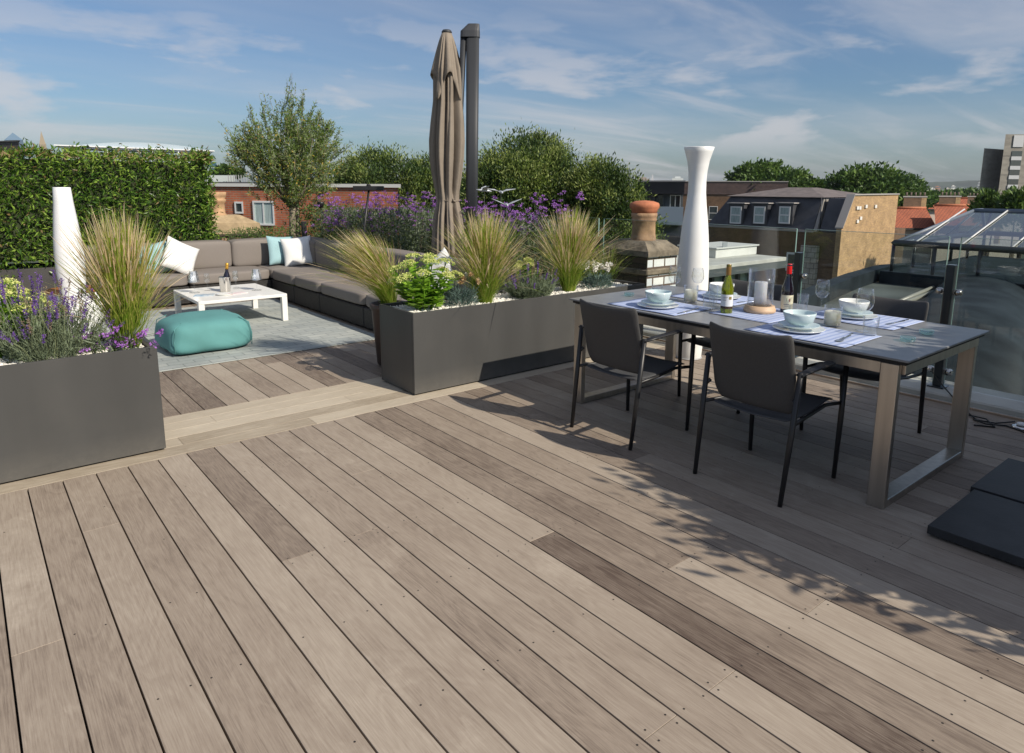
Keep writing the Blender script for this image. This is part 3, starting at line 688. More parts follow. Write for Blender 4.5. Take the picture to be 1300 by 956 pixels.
def placemat(x, y, sx, sy, label, seed):
    rg = np.random.default_rng(seed); m = MB(); rz = rg.normal(0, .02)
    def fn(u, v):
        X = (u - .5) * sx; Y = (v - .5) * sy; e = max(abs(u - .5), abs(v - .5)) * 2
        z = .0022 + (.003 * math.sin(9 * u + seed) * math.sin(7 * v) if e > .6 else 0) * .5 + .0015
        return (X * math.cos(rz) - Y * math.sin(rz), X * math.sin(rz) + Y * math.cos(rz), z)
    sheet(m, fn, 10, 12, .0022); o = m.build('placemat', linen); o.location = (x, y, ZT); return tag(o, label, 'placemat', 'blue and white woven placemats')
def ring_lathe(prof, seg=40): m = MB(); m.lathe(prof, seg); return m
def plate(x, y, z, r, label, mt=None, name='plate'):
    m = ring_lathe([(.0, .004), (r * .55, .004), (r * .68, .006), (r * .97, .017), (r, .018), (r, .0155), (r * .70, .0), (.0, .0)]); o = m.build(name, mt or china); o.location = (x, y, z); return tag(o, label, 'plate', 'stacked plates on the dining table')
def bowl(x, y, z, label, mt=None):
    m = ring_lathe([(.0, .008), (.045, .010), (.066, .028), (.079, .055), (.082, .066), (.085, .067), (.085, .055), (.074, .020), (.050, .002), (.048, .0), (.0, .0)]); o = m.build('bowl', mt or china); o.location = (x, y, z); return tag(o, label, 'bowl', 'bowls on the place settings')
def cutlery(x, y, rz, kind, label, L=.20):
    m = MB()
    m.tube([(0, -.5 * L, .004), (0, 0, .005), (0, .15 * L, .0035)], [.0045, .0028, .0028], 6, flat=.5)
    if kind == 'fork':
        m.box(-.010, .010, .15 * L, .27 * L, .003, .0052, b=.0008)
        for k in range(4): m.box(-.010 + k * .0057, -.0071 + k * .0057, .2701 * L, .5 * L, .0035, .0052)
    elif kind == 'spoon': m.add([(math.cos(a) * .018, .33 * L + math.sin(a) * .032, .0045 - (.0)) for a in np.linspace(0, 6.283, 15)[:-1]] + [(0, .33 * L, .001)], [(i, (i + 1) % 14, 14) for i in range(14)], 0, True)
    else: m.box(-.009, .004, .15 * L, .5 * L, .003, .0046, b=.0006)
    o = m.build(kind, cutl); o.location = (x, y, ZT + .0036); o.rotation_euler = (0, 0, rz); return tag(o, label, kind, 'steel cutlery beside the plates')
def wineglass(x, y, z, h, label, wide=1., thin=.0011):
    w = wide; m = ring_lathe([(.0, .002), (.034, .002), (.036, .0035), (.012, .006), (.0045, .014), (.0038, h * .42), (.007, h * .455), (.026 * w, h * .50), (.040 * w, h * .60), (.0435 * w, h * .70), (.040 * w, h * .84), (.0335 * w, h), (.0327 * w, h), (.039 * w, h * .84), (.0425 * w, h * .70), (.039 * w, h * .602), (.025 * w, h * .506), (.0, h * .475)], 36)
    o = m.build('wine_glass', clear); o.location = (x, y, z); return tag(o, label, 'wine glass', 'clear wine glasses')
def tumbler(x, y, h, r, label, mt=None, name='tumbler', cat='tumbler'):
    m = ring_lathe([(.0, .0), (r * .8, .0), (r * .86, .004), (r, h), (r - .0016, h), (r * .84, .010), (.0, .010)], 32); o = m.build(name, mt or clear); o.location = (x, y, ZT); return tag(o, label, cat, 'clear water glasses' if name == 'tumbler' else 'small glass tealight holders')
placemat(3.53, 2.82, .42, .56, 'placemat under the bowl nearest the left end of the table', 1)
placemat(3.51, 1.77, .42, .56, 'placemat under the bowl on the right near side of the table', 2)
placemat(4.13, 2.80, .42, .54, 'placemat on the far side of the table, left of the pillar candle', 3)
placemat(4.15, 1.80, .42, .56, 'placemat on the far right side of the table with its loose corner', 4)
placemat(3.82, 2.26, .50, .42, 'placemat in the middle of the table under the pillar candle', 5)
pm = ZT + .005
for (x, y, c, nm) in ((3.48, 2.80, china, 'near left'), (3.50, 1.84, china, 'near right'), (4.13, 2.76, china_w, 'far left'), (4.14, 1.84, china_w, 'far right')):
    plate(x, y, pm, .135, 'large dinner plate of the %s place setting' % nm, china_w)
    plate(x, y, pm + .0185, .108, 'side plate between dinner plate and bowl, %s place setting' % nm, china)
    bowl(x, y, pm + .037, '%s bowl on the stack of plates at the %s place' % ('pale blue' if c is china else 'white', nm), c)
for (x, y, rz, kd, lb) in ((3.55, 2.585, R(100), 'fork', 'fork to the right of the near left plate'), (3.48, 2.575, R(96), 'knife', 'knife to the right of the near left plate'),
                        (3.56, 1.60, R(100), 'fork', 'fork to the right of the near right plate'), (3.49, 1.585, R(97), 'spoon', 'spoon at the right edge of the near right placemat'),
                        (4.16, 1.60, R(85), 'fork', 'fork on the far right placemat'), (4.22, 1.60, R(86), 'knife', 'knife on the far right placemat'), (4.14, 2.56, R(84), 'fork', 'fork on the far left placemat')):
    cutlery(x, y, rz, kd, lb)
wineglass(3.84, 2.95, ZT, .235, 'tall wine glass in front of the white floor lamp, nearer one')
wineglass(4.08, 2.93, ZT, .205, 'wine glass on the far side of the table, left of the cream jar candle')
wineglass(4.12, 2.03, ZT, .215, 'wine glass just right of the red wine bottle')
wineglass(3.80, 1.63, ZT, .235, 'large wine glass right of the near right bowl', 1.08)
tumbler(3.70, 1.545, .105, .040, 'clear tumbler next to the large wine glass at the right')
tumbler(4.00, 2.09, .13, .034, 'straight tumbler between red bottle and wine glass')
tumbler(3.68, 2.55, .10, .038, 'clear tumbler left of the white wine bottle')
tumbler(3.83, 2.62, .14, .030, 'tall narrow tumbler right of the left jar candle')
tumbler(3.74, 3.02, .105, .038, 'clear tumbler behind the near left bowl')
for x, y, lb in ((3.70, 3.24, 'small round tealight glass at the left end of the table, nearer one'), (4.00, 3.25, 'small round tealight glass at the left end of the table, farther one'),
                 (3.72, 1.365, 'small round tealight glass at the right end of the table, nearer one'), (3.99, 1.375, 'small round tealight glass at the right end of the table, farther one')):
    m = ring_lathe([(.0, .0), (.030, .0), (.036, .006), (.038, .022), (.034, .024), (.030, .012), (.0, .010)], 28); o = m.build('tealight_holder', greeng); o.location = (x, y, ZT); tag(o, lb, 'tealight holder', 'small glass tealight holders')
wax = mat('cream_wax', (.92, .87, .70), .5, sub=1); waxw = mat('white_wax', (.93, .93, .91), .5, sub=1)
for x, y, lb in ((3.83, 2.80, 'cream candle in a glass jar left of the white wine bottle'), (3.80, 1.80, 'cream candle in a glass jar right of the red wine bottle')):
    t = thing('jar_candle', lb, 'candle', (x, y, ZT), group='cream candles in glass jars')
    ring_lathe([(.0, .0), (.043, .0), (.047, .006), (.048, .118), (.0455, .118), (.0445, .010), (.0, .010)], 32).build('jar', clear, t)
    ring_lathe([(.0, .0105), (.0435, .0105), (.0438, .085), (.040, .087), (.0, .086)], 32).build('wax', wax, t)
    m = MB(); m.tube([(0, 0, .086), (.001, 0, .096)], .001, 5); m.build('wick', blackm, t)
t = thing('candle_lantern', 'white pillar candle in a tall glass cylinder on a pale wooden ring', 'candle lantern', (3.85, 2.29, ZT + .0055))
plw = mat('pale_wood', (.55, .38, .24), .55, var=.12, vscale=12, stretch=(1, 1, 8))
ring_lathe([(.0, .0), (.092, .0), (.097, .006), (.097, .022), (.092, .026), (.090, .040), (.082, .044), (.0, .044)], 48).build('wooden_base', plw, t)
ring_lathe([(.0, .0445), (.038, .0445), (.038, .188), (.035, .191), (.0, .189)], 32).build('pillar_candle', waxw, t)
m = MB(); m.tube([(0, 0, .189), (.001, 0, .200)], .0011, 5); m.build('wick', blackm, t)
ring_lathe([(.076, .0445), (.0785, .046), (.0785, .272), (.0755, .272), (.0755, .046)], 48).build('glass_cylinder', clear, t)
def bottle(x, y, label, gm, cap, lab, prof, caph, labz, marks):
    t = thing('wine_bottle', label, 'wine bottle', (x, y, ZT + .0055), rz=math.atan2(-y, -x) )
    ring_lathe(prof, 36).build('bottle_glass', gm, t)
    r0 = .0375; m = MB(); seg = 18; a = np.linspace(-1.25, 1.25, seg + 1); V = [(r0 * math.cos(q), r0 * math.sin(q), z) for z in labz for q in a]
    m.add(V, [(i, i + 1, seg + 2 + i, seg + 1 + i) for i in range(seg)], 0, True); m.build('label_paper', lab, t)
    zc = caph; ring_lathe([(.0152, zc[0]), (.0160, zc[0] + .002), (.0150, zc[1] - .004), (.0140, zc[1]), (.0, zc[1])], 24).build('foil_cap', cap, t)
    for (a0, a1, z0, z1, mt) in marks:
        m = MB(); q = np.linspace(a0, a1, 6); m.add([(.0379 * math.cos(v), .0379 * math.sin(v), z) for z in (z0, z1) for v in q], [(i, i + 1, 7 + i, 6 + i) for i in range(5)]); m.build('label_print', mt, t)
    return t
bprof = [(.0, .002), (.034, .0), (.0365, .004), (.0368, .150), (.033, .172), (.023, .205), (.0158, .232), (.0142, .290), (.0155, .292), (.0155, .300), (.010, .301), (.0, .300)]
gy = bpy.data.materials.new('yellow_green_bottle'); gy.use_nodes = True; _b = gy.node_tree.nodes['Principled BSDF']; _b.inputs['Base Color'].default_value = (.30, .34, .015, 1); _b.inputs['Roughness'].default_value = .04; _b.inputs['Transmission Weight'].default_value = .72; _b.inputs['IOR'].default_value = 1.4; _b.inputs['Coat Weight'].default_value = .6
MATS['gy'] = gy
gr = mat('dark_red_bottle', (.010, .006, .012), .06, coat=1)
lab_w = mat('label_white', (.70, .72, .74), .6); lab_c = mat('label_cream', (.74, .69, .50), .6); ink = mat('label_ink', (.25, .22, .22), .6); gold = mat('label_gold', (.45, .33, .12), .35, metal=.6); redi = mat('label_red', (.35, .06, .03), .6)
bottle(3.655, 2.40, 'green glass white wine bottle with brown cap and white label', gy, mat('cap_brown', (.33, .19, .06), .35, metal=.5), lab_w, bprof, (.235, .303), (.045, .118),
       [(-.7, .1, .100, .103, ink), (-.6, -.05, .092, .0935, ink), (-.7, -.1, .082, .085, ink), (.30, .78, .088, .106, gold), (-1.25, 1.25, .030, .0445, mat('label_brown', (.045, .022, .015), .5))])
bprof2 = [(.0, .002), (.0345, .0), (.037, .004), (.0372, .125), (.034, .155), (.022, .200), (.0158, .230), (.0145, .290), (.0155, .292), (.0155, .300), (.0, .300)]
bottle(3.985, 2.185, 'dark red wine bottle with bright red cap and cream label', gr, mat('cap_red', (.62, .012, .012), .3), lab_c, bprof2, (.240, .303), (.022, .110),
       [(-.5, .4, .050, .054, ink), (-.4, .3, .040, .042, ink), (.35, .52, .070, .088, redi), (-.1, .0, .072, .092, mat('label_green', (.30, .38, .22), .6))])

# ------------------------------------------------------------------ tall white floor lamps
lampm = mat('white_lamp_shell', (.83, .84, .83), .35, sub=.05)
t = thing('floor_lamp', 'tall white ribbed hourglass floor lamp behind the dining table', 'floor lamp', (5.03, 3.67, 0))
prof = [(.0, .0), (.105, .0), (.112, .02), (.125, .20), (.138, .45), (.141, .65), (.138, .80), (.131, .95), (.121, 1.10), (.106, 1.245), (.088, 1.38), (.078, 1.48), (.0755, 1.575), (.080, 1.66), (.094, 1.75), (.129, 1.868), (.125, 1.870), (.090, 1.75), (.070, 1.575), (.0, 1.50)]
prof2 = []
for a, b_ in zip(prof[:-1], prof[1:]):
    for k in range(3): prof2.append((a[0] + (b_[0] - a[0]) * k / 3, a[1] + (b_[1] - a[1]) * k / 3))
prof2.append(prof[-1])
m = MB(); m.lathe(prof2, 168, smooth=True, rib=-.034, nrib=1); m.build('lamp_body', lampm, t)
m = MB(); m.lathe([(.0, -.0), (.145, -.0), (.145, .0), (.0, .0)], 24)
m = MB(); m.lathe([(.113, .0005), (.12, .001), (.12, .010), (.113, .012)], 32); m.build('lamp_foot', mat('grey_plastic', (.4, .4, .4), .5), t)
p = PD(92, 360, 6.6); lx, ly = p.x, p.y
t = thing('floor_lamp', 'white bottle shaped floor lamp in front of the hedge behind the left planter', 'floor lamp', (lx, ly, 0))
m = MB(); m.lathe([(.0, .0), (.155, .0), (.158, .012), (.10, .03), (.085, .10), (.090, .30), (.105, .5), (.122, .70), (.124, .86), (.115, 1.02), (.098, 1.2), (.082, 1.36), (.0735, 1.49), (.071, 1.495), (.0, 1.495)], 48); m.build('lamp_body', mat('white_lamp_smooth', (.84, .84, .84), .3, sub=.05), t)
m = MB(); m.lathe([(.159, .0005), (.166, .001), (.166, .008), (.159, .010)], 32); m.build('lamp_foot', MATS['grey_plastic'], t)
p = PD(96, 372, 7.25)
t = thing('drum_table', 'low white drum table with orange brown rim beside the white lamp on the left', 'side table', (p.x, p.y, 0))
m = MB(); m.lathe([(.0, .0), (.20, .0), (.24, .03), (.272, .16), (.275, .30), (.262, .405), (.0, .405)], 40); m.build('drum', mat('white_lacquer', (.80, .80, .78), .35), t)
m = MB(); m.lathe([(.0, .406), (.266, .406), (.272, .412), (.272, .425), (.266, .430), (.0, .430)], 40); m.build('rim_top', mat('orange_wood', (.42, .16, .05), .5, var=.2, vscale=8), t)

# ------------------------------------------------------------------ paving slabs (parasol weights)
slab_m = mat('basalt_slab', (.022, .023, .025), .55, var=.25, vscale=8, bump=.15, bscale=80)
for x0, x1, y0, y1, z1, lb in ((3.19, 3.775, .42, 1.005, .052, 'dark stone slab on the deck at the right edge, the nearer one'), (3.80, 4.385, .44, 1.028, .052, 'dark stone slab on the deck by the right table leg, the farther one')):
    m = MB(); m.box(x0, x1, y0, y1, .012, z1, b=.002); o = m.build('stone_slab', slab_m); tag(o, lb, 'stone slab', 'dark stone slabs lying on the deck')
    f = MB(); f.box(x0 + .04, x1 - .04, y0 + .04, y1 - .04, .0006, .0118); f.build('rubber_pads', MATS['black_matt'], o)
# cable and floor socket
m = MB(); m.tube([(5.60, 1.86, .16), (5.50, 1.75, .10), (5.30, 1.55, .022), (5.12, 1.40, .007), (5.15, 1.30, .007), (5.24, 1.22, .020)], .005, 6)
m.tube([(5.12, 1.42, .006), (5.06, 1.33, .013), (5.15, 1.24, .006), (5.10, 1.13, .006), (4.95, 1.0, .006), (5.0, .8, .006)], .005, 6)
m.tube([(5.20, 1.50, .006), (5.16, 1.36, .018), (5.06, 1.28, .006), (5.0, 1.38, .006)], .005, 6)
o = m.build('power_cable', mat('black_rubber', (.012, .012, .012), .6)); tag(o, 'black tangled cable lying on the deck by the glass balustrade', 'cable')
t = thing('floor_socket', 'round chrome and white cable outlet in the deck at the right edge', 'floor socket', (5.20, 1.17, .001))
m = MB(); m.lathe([(.0, .0), (.055, .0), (.058, .006), (.050, .014), (.040, .014), (.0, .010)], 28); m.build('ring_plate', mat('chrome', (.7, .7, .7), .15, metal=1), t)
m = MB(); m.lathe([(.0, .0145), (.030, .0145), (.028, .030), (.0, .033)], 24); m.build('dome_cap', lampm, t)
# ------------------------------------------------------------------ glass balustrade
pane_m = glassmat('balustrade_glass', (.945, .968, .96), 1.5, 0, .005)
edge_m = mat('glass_edge', (.22, .34, .31), .15, coat=.5)
post_m = mat('post_paint', (.020, .028, .032), .3, coat=.3)
t = thing('glass_balustrade', 'glass balustrade of clear panes between short dark posts along the terrace edge', 'balustrade', (5.6, 3, 0))
y = -2.87; k = 0; GX = 0.
while y < 9:
    y0, y1 = y, y + 1.10
    ly0, ly1 = y0 - 3, y1 - 3
    m = MB(); m.box(-.007, .007, ly0, ly1, .07, 1.18); pn = m.build('glass_pane', pane_m, t)
    m = MB(); m.box(-.0072, .0072, ly0, ly1, 1.1802, 1.1832); m.box(-.0072, .0072, ly0 - .003, ly0 - .0002, .07, 1.18); m.box(-.0072, .0072, ly1 + .0002, ly1 + .003, .07, 1.18); m.build('polished_edge', edge_m, pn)
    yp = ly1 + .04
    m = MB(); m.box(-.035, .035, yp - .028, yp + .028, .056, .98, b=.004); ps = m.build('post', post_m, t)
    for z in (.18, .78):
        m = MB(); m.box(-.012, .012, yp - .085, yp + .085, z - .022, z + .022, b=.006); m.tube([(-.024, yp - .062, z), (.024, yp - .062, z)], .022, 14); m.tube([(-.024, yp + .062, z), (.024, yp + .062, z)], .022, 14)
        m.build('clamp', mat('satin_steel', (.55, .54, .52), .25, metal=1), ps)
    m = MB(); m.box(-.06, .06, yp - .055, yp + .055, .0555, .066, b=.002); m.build('base_plate', post_m, ps)
    y += 1.18; k += 1

# ------------------------------------------------------------------ sofa
sof = mat('taupe_cushion', (.205, .180, .160), .85, var=.05, vscale=260, bump=.40, bscale=7)
wick = mat('black_wicker', (.020, .018, .017), .6, var=.5, vscale=45, bump=.8, bscale=110)
sofa = thing('corner_sofa', 'L-shaped outdoor sofa with taupe cushions on a black wicker base', 'sofa', (3.6, 9.6, 0))
def sbox(name, x0, x1, y0, y1, z0, z1, mt, bev, puff=0., seg=6, top=0.):
    """cushion: grid box puffed outwards with soft edges"""
    o0 = sofa.location; m = MB(); nx = ny = seg; nz = 4
    import itertools
    bm = bmesh.new(); bmesh.ops.create_cube(bm, size=1.0); bmesh.ops.subdivide_edges(bm, edges=bm.edges, cuts=5, use_grid_fill=True)
    cxx, cyy, czz = (x0 + x1) / 2, (y0 + y1) / 2, (z0 + z1) / 2; h = Vector(((x1 - x0) / 2, (y1 - y0) / 2, (z1 - z0) / 2))
    for v in bm.verts:
        n = Vector((v.co.x * 2, v.co.y * 2, v.co.z * 2)); p = Vector((n.x * h.x, n.y * h.y, n.z * h.z)); e = [abs(n.x), abs(n.y), abs(n.z)]
        ax = e.index(max(e)); 
        for a in range(3):
            if abs(abs(n[a]) - 1) < 1e-4:
                f = 1.
                for b_ in range(3):
                    if b_ != a: f *= (1 - n[b_] ** 2)
                p[a] += math.copysign(puff * f, n[a])
        cnt = sum(1 for q in e if q > .999)
        if cnt >= 2:
            for a in range(3):
                if e[a] > .999: p[a] -= math.copysign(bev * (.45 if cnt == 2 else .6), n[a])
        v.co = p + Vector((cxx, cyy, czz)) - o0
    me = bpy.data.meshes.new(name); bm.to_mesh(me); bm.free(); me.materials.append(mt)
    for q in me.polygons: q.use_smooth = True
    o = bpy.data.objects.new(name, me); col.objects.link(o); o.parent = sofa; md = o.modifiers.new('s', 'SUBSURF'); md.levels = 1; md.render_levels = 1
    return o
def base(x0, x1, y0, y1):
    o0 = sofa.location; m = MB(); m.box(x0 - o0.x, x1 - o0.x, y0 - o0.y, y1 - o0.y, .022, .245, b=.012); m.build('wicker_base', wick, sofa)
    m = MB()
    for a in (x0 + .08, x1 - .08):
        for b_ in (y0 + .08, y1 - .08): m.tube([(a - o0.x, b_ - o0.y, .0), (a - o0.x, b_ - o0.y, .0215)], .02, 8)
    m.build('feet', blackm, sofa)
RX0, RX1 = 3.27, 4.16
ys = [5.18, 6.60, 7.75, 8.55, 9.33]
for a, b_ in zip(ys[:-1], ys[1:]):
    base(RX0, RX1, a + .004, b_ - .004); sbox('seat_cushion', RX0 - .01, RX1 - .13, a + .003, b_ - .003, .248, .395, sof, .012, .008)
    sbox('back_cushion', RX1 - .27, RX1 + .02, a + .003, b_ - .003, .385, .765, sof, .013, .007)
LY0, LY1 = 9.335, 10.2
xs = [1.15, 2.05, 2.93, 3.26]
for a, b_ in zip([1.15, 2.22, 3.27], [2.22, 3.27, 4.16]):
    base(a + .004, b_ - .004, LY0 + .004, LY1)
    sbox('seat_cushion', a + .003, b_ - .003, LY0 - .01, LY1 - .13, .248, .395, sof, .012, .008)
for a, b_ in zip([1.15, 2.12, 2.93], [2.12, 2.93, 3.86]): sbox('back_cushion', a + .003, b_ - .003, LY1 - .34, LY1 - .02, .385, .765, sof, .013, .007)
sbox('back_cushion', 3.87, 4.18, LY0 + .003, LY1 - .02, .385, .765, sof, .013, .007)
# scatter pillows
teal_p = mat('aqua_pillow', (.30, .47, .50), .85, var=.06, vscale=6, bump=.12, bscale=300); white_p = mat('white_pillow', (.74, .74, .72), .85, var=.05, vscale=6, bump=.12, bscale=300)
def pillow(loc, s, rot, mt, label, seed=0):
    bm = bmesh.new(); bmesh.ops.create_grid(bm, x_segments=14, y_segments=14, size=.5); top = list(bm.verts); rg = np.random.default_rng(seed)
    vs = []; n = 15
    me = bpy.data.meshes.new('pillow'); bm.free(); m = MB(); V = []; 
    def P(i, j, sg):
        u = i / 14 * 2 - 1; v = j / 14 * 2 - 1; inset = .07 * (1 - abs(u) ** 3) * (1 - 0) if 0 else 0
        x = u * (1 - .07 * (1 - v * v)) if abs(u) > abs(v) else u * (1 - .07 * (1 - v * v)); y = v * (1 - .07 * (1 - u * u))
        th = .17 * ((1 - u ** 4) * (1 - v ** 4)) ** .6 + .006; wr = .010 * math.sin(5 * u + seed) * math.sin(4 * v + 2 * seed) * (1 - u * u) * (1 - v * v)
        return (x * s / 2, y * s / 2, sg * (th * s * .78) + wr)
    for sg in (1, -1):
        for i in range(15):
            for j in range(15): V.append(P(i, j, sg))
    fs = []
    for i in range(14):
        for j in range(14):
            a, b_, c, d = i * 15 + j, (i + 1) * 15 + j, (i + 1) * 15 + j + 1, i * 15 + j + 1; fs += [(a, b_, c, d), (a + 225, d + 225, c + 225, b_ + 225)]
    for k in range(14):
        for (a, b_) in ((k, k + 1), (14 * 15 + k, 14 * 15 + k + 1), (k * 15, (k + 1) * 15), (k * 15 + 14, (k + 1) * 15 + 14)): fs.append((a, b_, b_ + 225, a + 225))
    m.add(V, fs, 0, True); o = m.build('pillow', mt); o.location = loc; o.rotation_euler = rot; return tag(o, label, 'pillow', 'scatter pillows on the sofa')
pillow((3.56, 9.70, .605), .42, (R(76), R(4), R(10)), teal_p, 'aqua pillow behind the white one in the sofa corner', 1)
pillow((3.72, 9.50, .60), .42, (R(72), R(-6), R(-16)), white_p, 'white pillow leaning upright in the sofa corner', 2)
pillow((2.20, 9.62, .60), .44, (R(68), R(28), R(8)), white_p, 'white pillow leaning tilted at the left part of the sofa', 3)
pillow((1.93, 9.74, .58), .42, (R(68), R(-12), R(4)), teal_p, 'aqua pillow half behind the tilted white one on the left', 4)
pillow((3.84, 5.95, .62), .42, (R(62), R(40), R(-80)), white_p, 'white pillow whose corner shows above the big sedum', 5)

# ------------------------------------------------------------------ coffee table and its things
cw = mat('white_powder_coat', (.78, .77, .73), .4)
t = thing('coffee_table', 'low white square coffee table on the rug', 'coffee table', (2.33, 8.06, .011))
m = MB(); m.box(-.47, .47, -.53, .53, .275, .310, b=.004); m.build('tabletop', cw, t)
for a in (-1, 1):
    for b_ in (-1, 1):
        m = MB(); m.box(a * .47 - (.06 if a > 0 else 0), a * .47 + (.06 if a < 0 else 0), b_ * .53 - (.06 if b_ > 0 else 0), b_ * .53 + (.06 if b_ < 0 else 0), 0, .2745, b=.003); m.build('leg', cw, t)
ZC = .3215
t = thing('wine_cooler', 'stainless steel champagne bucket on the white coffee table', 'champagne bucket', (2.30, 8.10, ZC))
ring_lathe([(.0, .0), (.052, .0), (.055, .004), (.062, .165), (.066, .17), (.062, .172), (.058, .165), (.052, .01), (.0, .01)], 32).build('bucket', mat('polished_steel', (.66, .64, .60), .16, metal=1), t)
t = thing('champagne_bottle', 'dark champagne bottle with gold foil standing in the steel bucket', 'bottle', (2.305, 8.095, ZC + .0105), rz=0)
t.rotation_euler = (R(3), R(5), 0)
ring_lathe([(.0, .0), (.038, .002), (.042, .01), (.042, .15), (.030, .19), (.018, .225), (.0165, .25), (.0, .25)], 28).build('bottle_glass', gr, t)
ring_lathe([(.0172, .2502), (.0175, .29), (.0185, .30), (.0175, .318), (.0, .322)], 24).build('gold_foil', mat('gold_foil', (.75, .42, .07), .35, metal=.7, bump=.2, bscale=200), t)
cryst = glassmat('crystal', (.94, .95, .96), 1.6, .25, .30)
for x, y, lb in ((2.00, 8.22, 'clear crystal candle lamp at the left of the coffee table'), (2.62, 7.99, 'clear crystal candle lamp at the right of the coffee table')):
    t = thing('candle_lamp', lb, 'candle lamp', (x, y, ZC), group='crystal candle lamps on the coffee table')
    ring_lathe([(.0, .0), (.055, .0), (.055, .006), (.012, .012), (.005, .025), (.005, .10), (.012, .115), (.0, .12)], 24).build('foot', clear, t)
    m = MB(); m.lathe([(.064, .125), (.060, .15), (.050, .20), (.042, .245), (.040, .245), (.048, .20), (.058, .15), (.062, .125)], 10, smooth=False)
    m.lathe([(.0, .118), (.045, .120), (.048, .124), (.0, .124)], 10, smooth=False); m.build('shade', cryst, t)
for x, y, h, lb in ((2.16, 8.30, .20, 'champagne glass left of the steel bucket'), (2.46, 8.24, .21, 'champagne glass just right of the steel bucket'), (2.50, 8.36, .20, 'champagne glass farthest back on the coffee table')):
    wineglass(x, y, ZC, h, lb, .75)
o = ring_lathe([(.0, .004), (.06, .004), (.09, .014), (.092, .014), (.07, .0), (.0, .0)]).build('plate', china_w); o.location = (2.22, 7.86, ZC); tag(o, 'small white plate in front of the steel bucket', 'plate')
m = MB(); m.box(-.10, .10, -.055, .055, .0, .008, b=.002); o = m.build('napkin', mat('pink_stripe', (.62, .40, .42), .8, c2=(.75, .74, .72), vscale=25, stretch=(.1, 3, 1))); o.location = (2.36, 7.86, ZC); o.rotation_euler = (0, 0, R(20)); tag(o, 'folded pink and white napkin on the coffee table', 'napkin')
m = MB(); m.box(-.10, .10, -.07, .07, .0, .007, b=.001); o = m.build('magazine', mat('magazine_cover', (.16, .33, .50), .3, c2=(.65, .68, .68), vscale=18)); o.location = (2.03, 7.95, ZC); o.rotation_euler = (0, 0, R(-25)); tag(o, 'blue and white booklet lying at the front left of the coffee table', 'magazine')

# ------------------------------------------------------------------ pouf
tealm = mat('teal_canvas', (.095, .265, .26), .85, var=.10, vscale=3, bump=.35, bscale=9)
def pouf():
    bm = bmesh.new(); bmesh.ops.create_cube(bm, size=2.0); bmesh.ops.subdivide_edges(bm, edges=bm.edges, cuts=9, use_grid_fill=True)
    for v in bm.verts:
        n = v.co.copy(); e = (abs(n.x) ** 6 + abs(n.y) ** 6 + abs(n.z) ** 5) ** (1 / 5.6); p = n / e
        z = p.z; x = p.x * .365 * (1 - .05 * z); y = p.y * .36 * (1 - .05 * z)
        zz = (z * .5 + .5) * .285
        if z > 0: zz += .035 * (1 - p.x ** 2) * (1 - p.y ** 2) - .012 * math.exp(-((p.x + .35 + p.y * .6) ** 2) * 30)
        zz -= .0
        x += .008 * math.sin(7 * p.y + 3 * z) ; y += .008 * math.sin(6 * p.x + 4 * z)
        if z < -.75: zz = max(zz, .0)
        v.co = (x, y, zz + .002)
    me = bpy.data.meshes.new('pouf'); bm.to_mesh(me); bm.free(); me.materials.append(tealm)
    for q in me.polygons: q.use_smooth = True
    o = bpy.data.objects.new('pouf', me); col.objects.link(o); return o
t = thing('pouf', 'soft teal canvas pouf on the rug in front of the coffee table', 'pouf', (1.70, 6.79, .012), R(1))
pf = pouf(); pf.name = 'cushion_body'; pf.parent = t
for a in (-1, 1):
    for b_ in (-1, 1):
        m = MB(); m.tube([(a * .335, b_ * .330, .03), (a * .340, b_ * .335, .14), (a * .322, b_ * .318, .245), (a * .25, b_ * .25, .292)], .004, 6); m.build('piping', tealm, t)
# ------------------------------------------------------------------ raised beds behind the sofa
bedm = mat('bed_box', (.045, .042, .040), .6, var=.15, vscale=3)
def bed(x0, x1, y0, y1, h, label):
    t = thing('raised_bed', label, 'raised bed', ((x0 + x1) / 2, (y0 + y1) / 2, 0), group='dark raised beds along the terrace edge'); hx_, hy_ = (x1 - x0) / 2, (y1 - y0) / 2; m = MB()
    m.box(-hx_, hx_, -hy_, -hy_ + .03, .0, h, b=.003); m.box(-hx_, hx_, hy_ - .03, hy_, .0, h, b=.003); m.box(-hx_, -hx_ + .03, -hy_ + .0305, hy_ - .0305, .0, h, b=.003); m.box(hx_ - .03, hx_, -hy_ + .0305, hy_ - .0305, .0, h, b=.003); m.build('box', bedm, t)
    m = MB(); m.box(-hx_ + .031, hx_ - .031, -hy_ + .031, hy_ - .031, .01, h - .05); m.build('soil', soil_m, t)
bed(4.22, 5.35, 5.35, 10.2, .42, 'raised bed with purple verbena between the sofa and the glass')
bed(2.95, 5.35, 10.24, 10.64 + .9, .50, 'raised bed in the far corner under the olive tree')
bed(-2.6, 2.93, 10.24, 11.0, .50, 'long dark trough that carries the tall hedge')
Zb = .37
specs = [(4.72, 9.75, .95, .9, 1.06, 60, 'verbena behind the sofa corner, farthest left'), (4.65, 8.9, .9, .9, 1.06, 60, 'verbena behind the sofa, left of the black heater pole'), (4.8, 8.1, 1.0, .9, 1.08, 64, 'thick purple verbena left of the folded parasol'),
         (5.1, 7.45, .7, .6, 1.05, 26, 'verbena just behind the folded parasol'), (5.0, 6.45, .6, .6, .98, 34, 'verbena right of the parasol mast, around the metal birds'), (5.0, 5.85, .7, .5, 1.0, 32, 'verbena behind the middle feathery grass'), (5.12, 5.5, .45, .35, 1.12, 17, 'tall loose verbena in front of the round dark tree, nearest the chimney')]
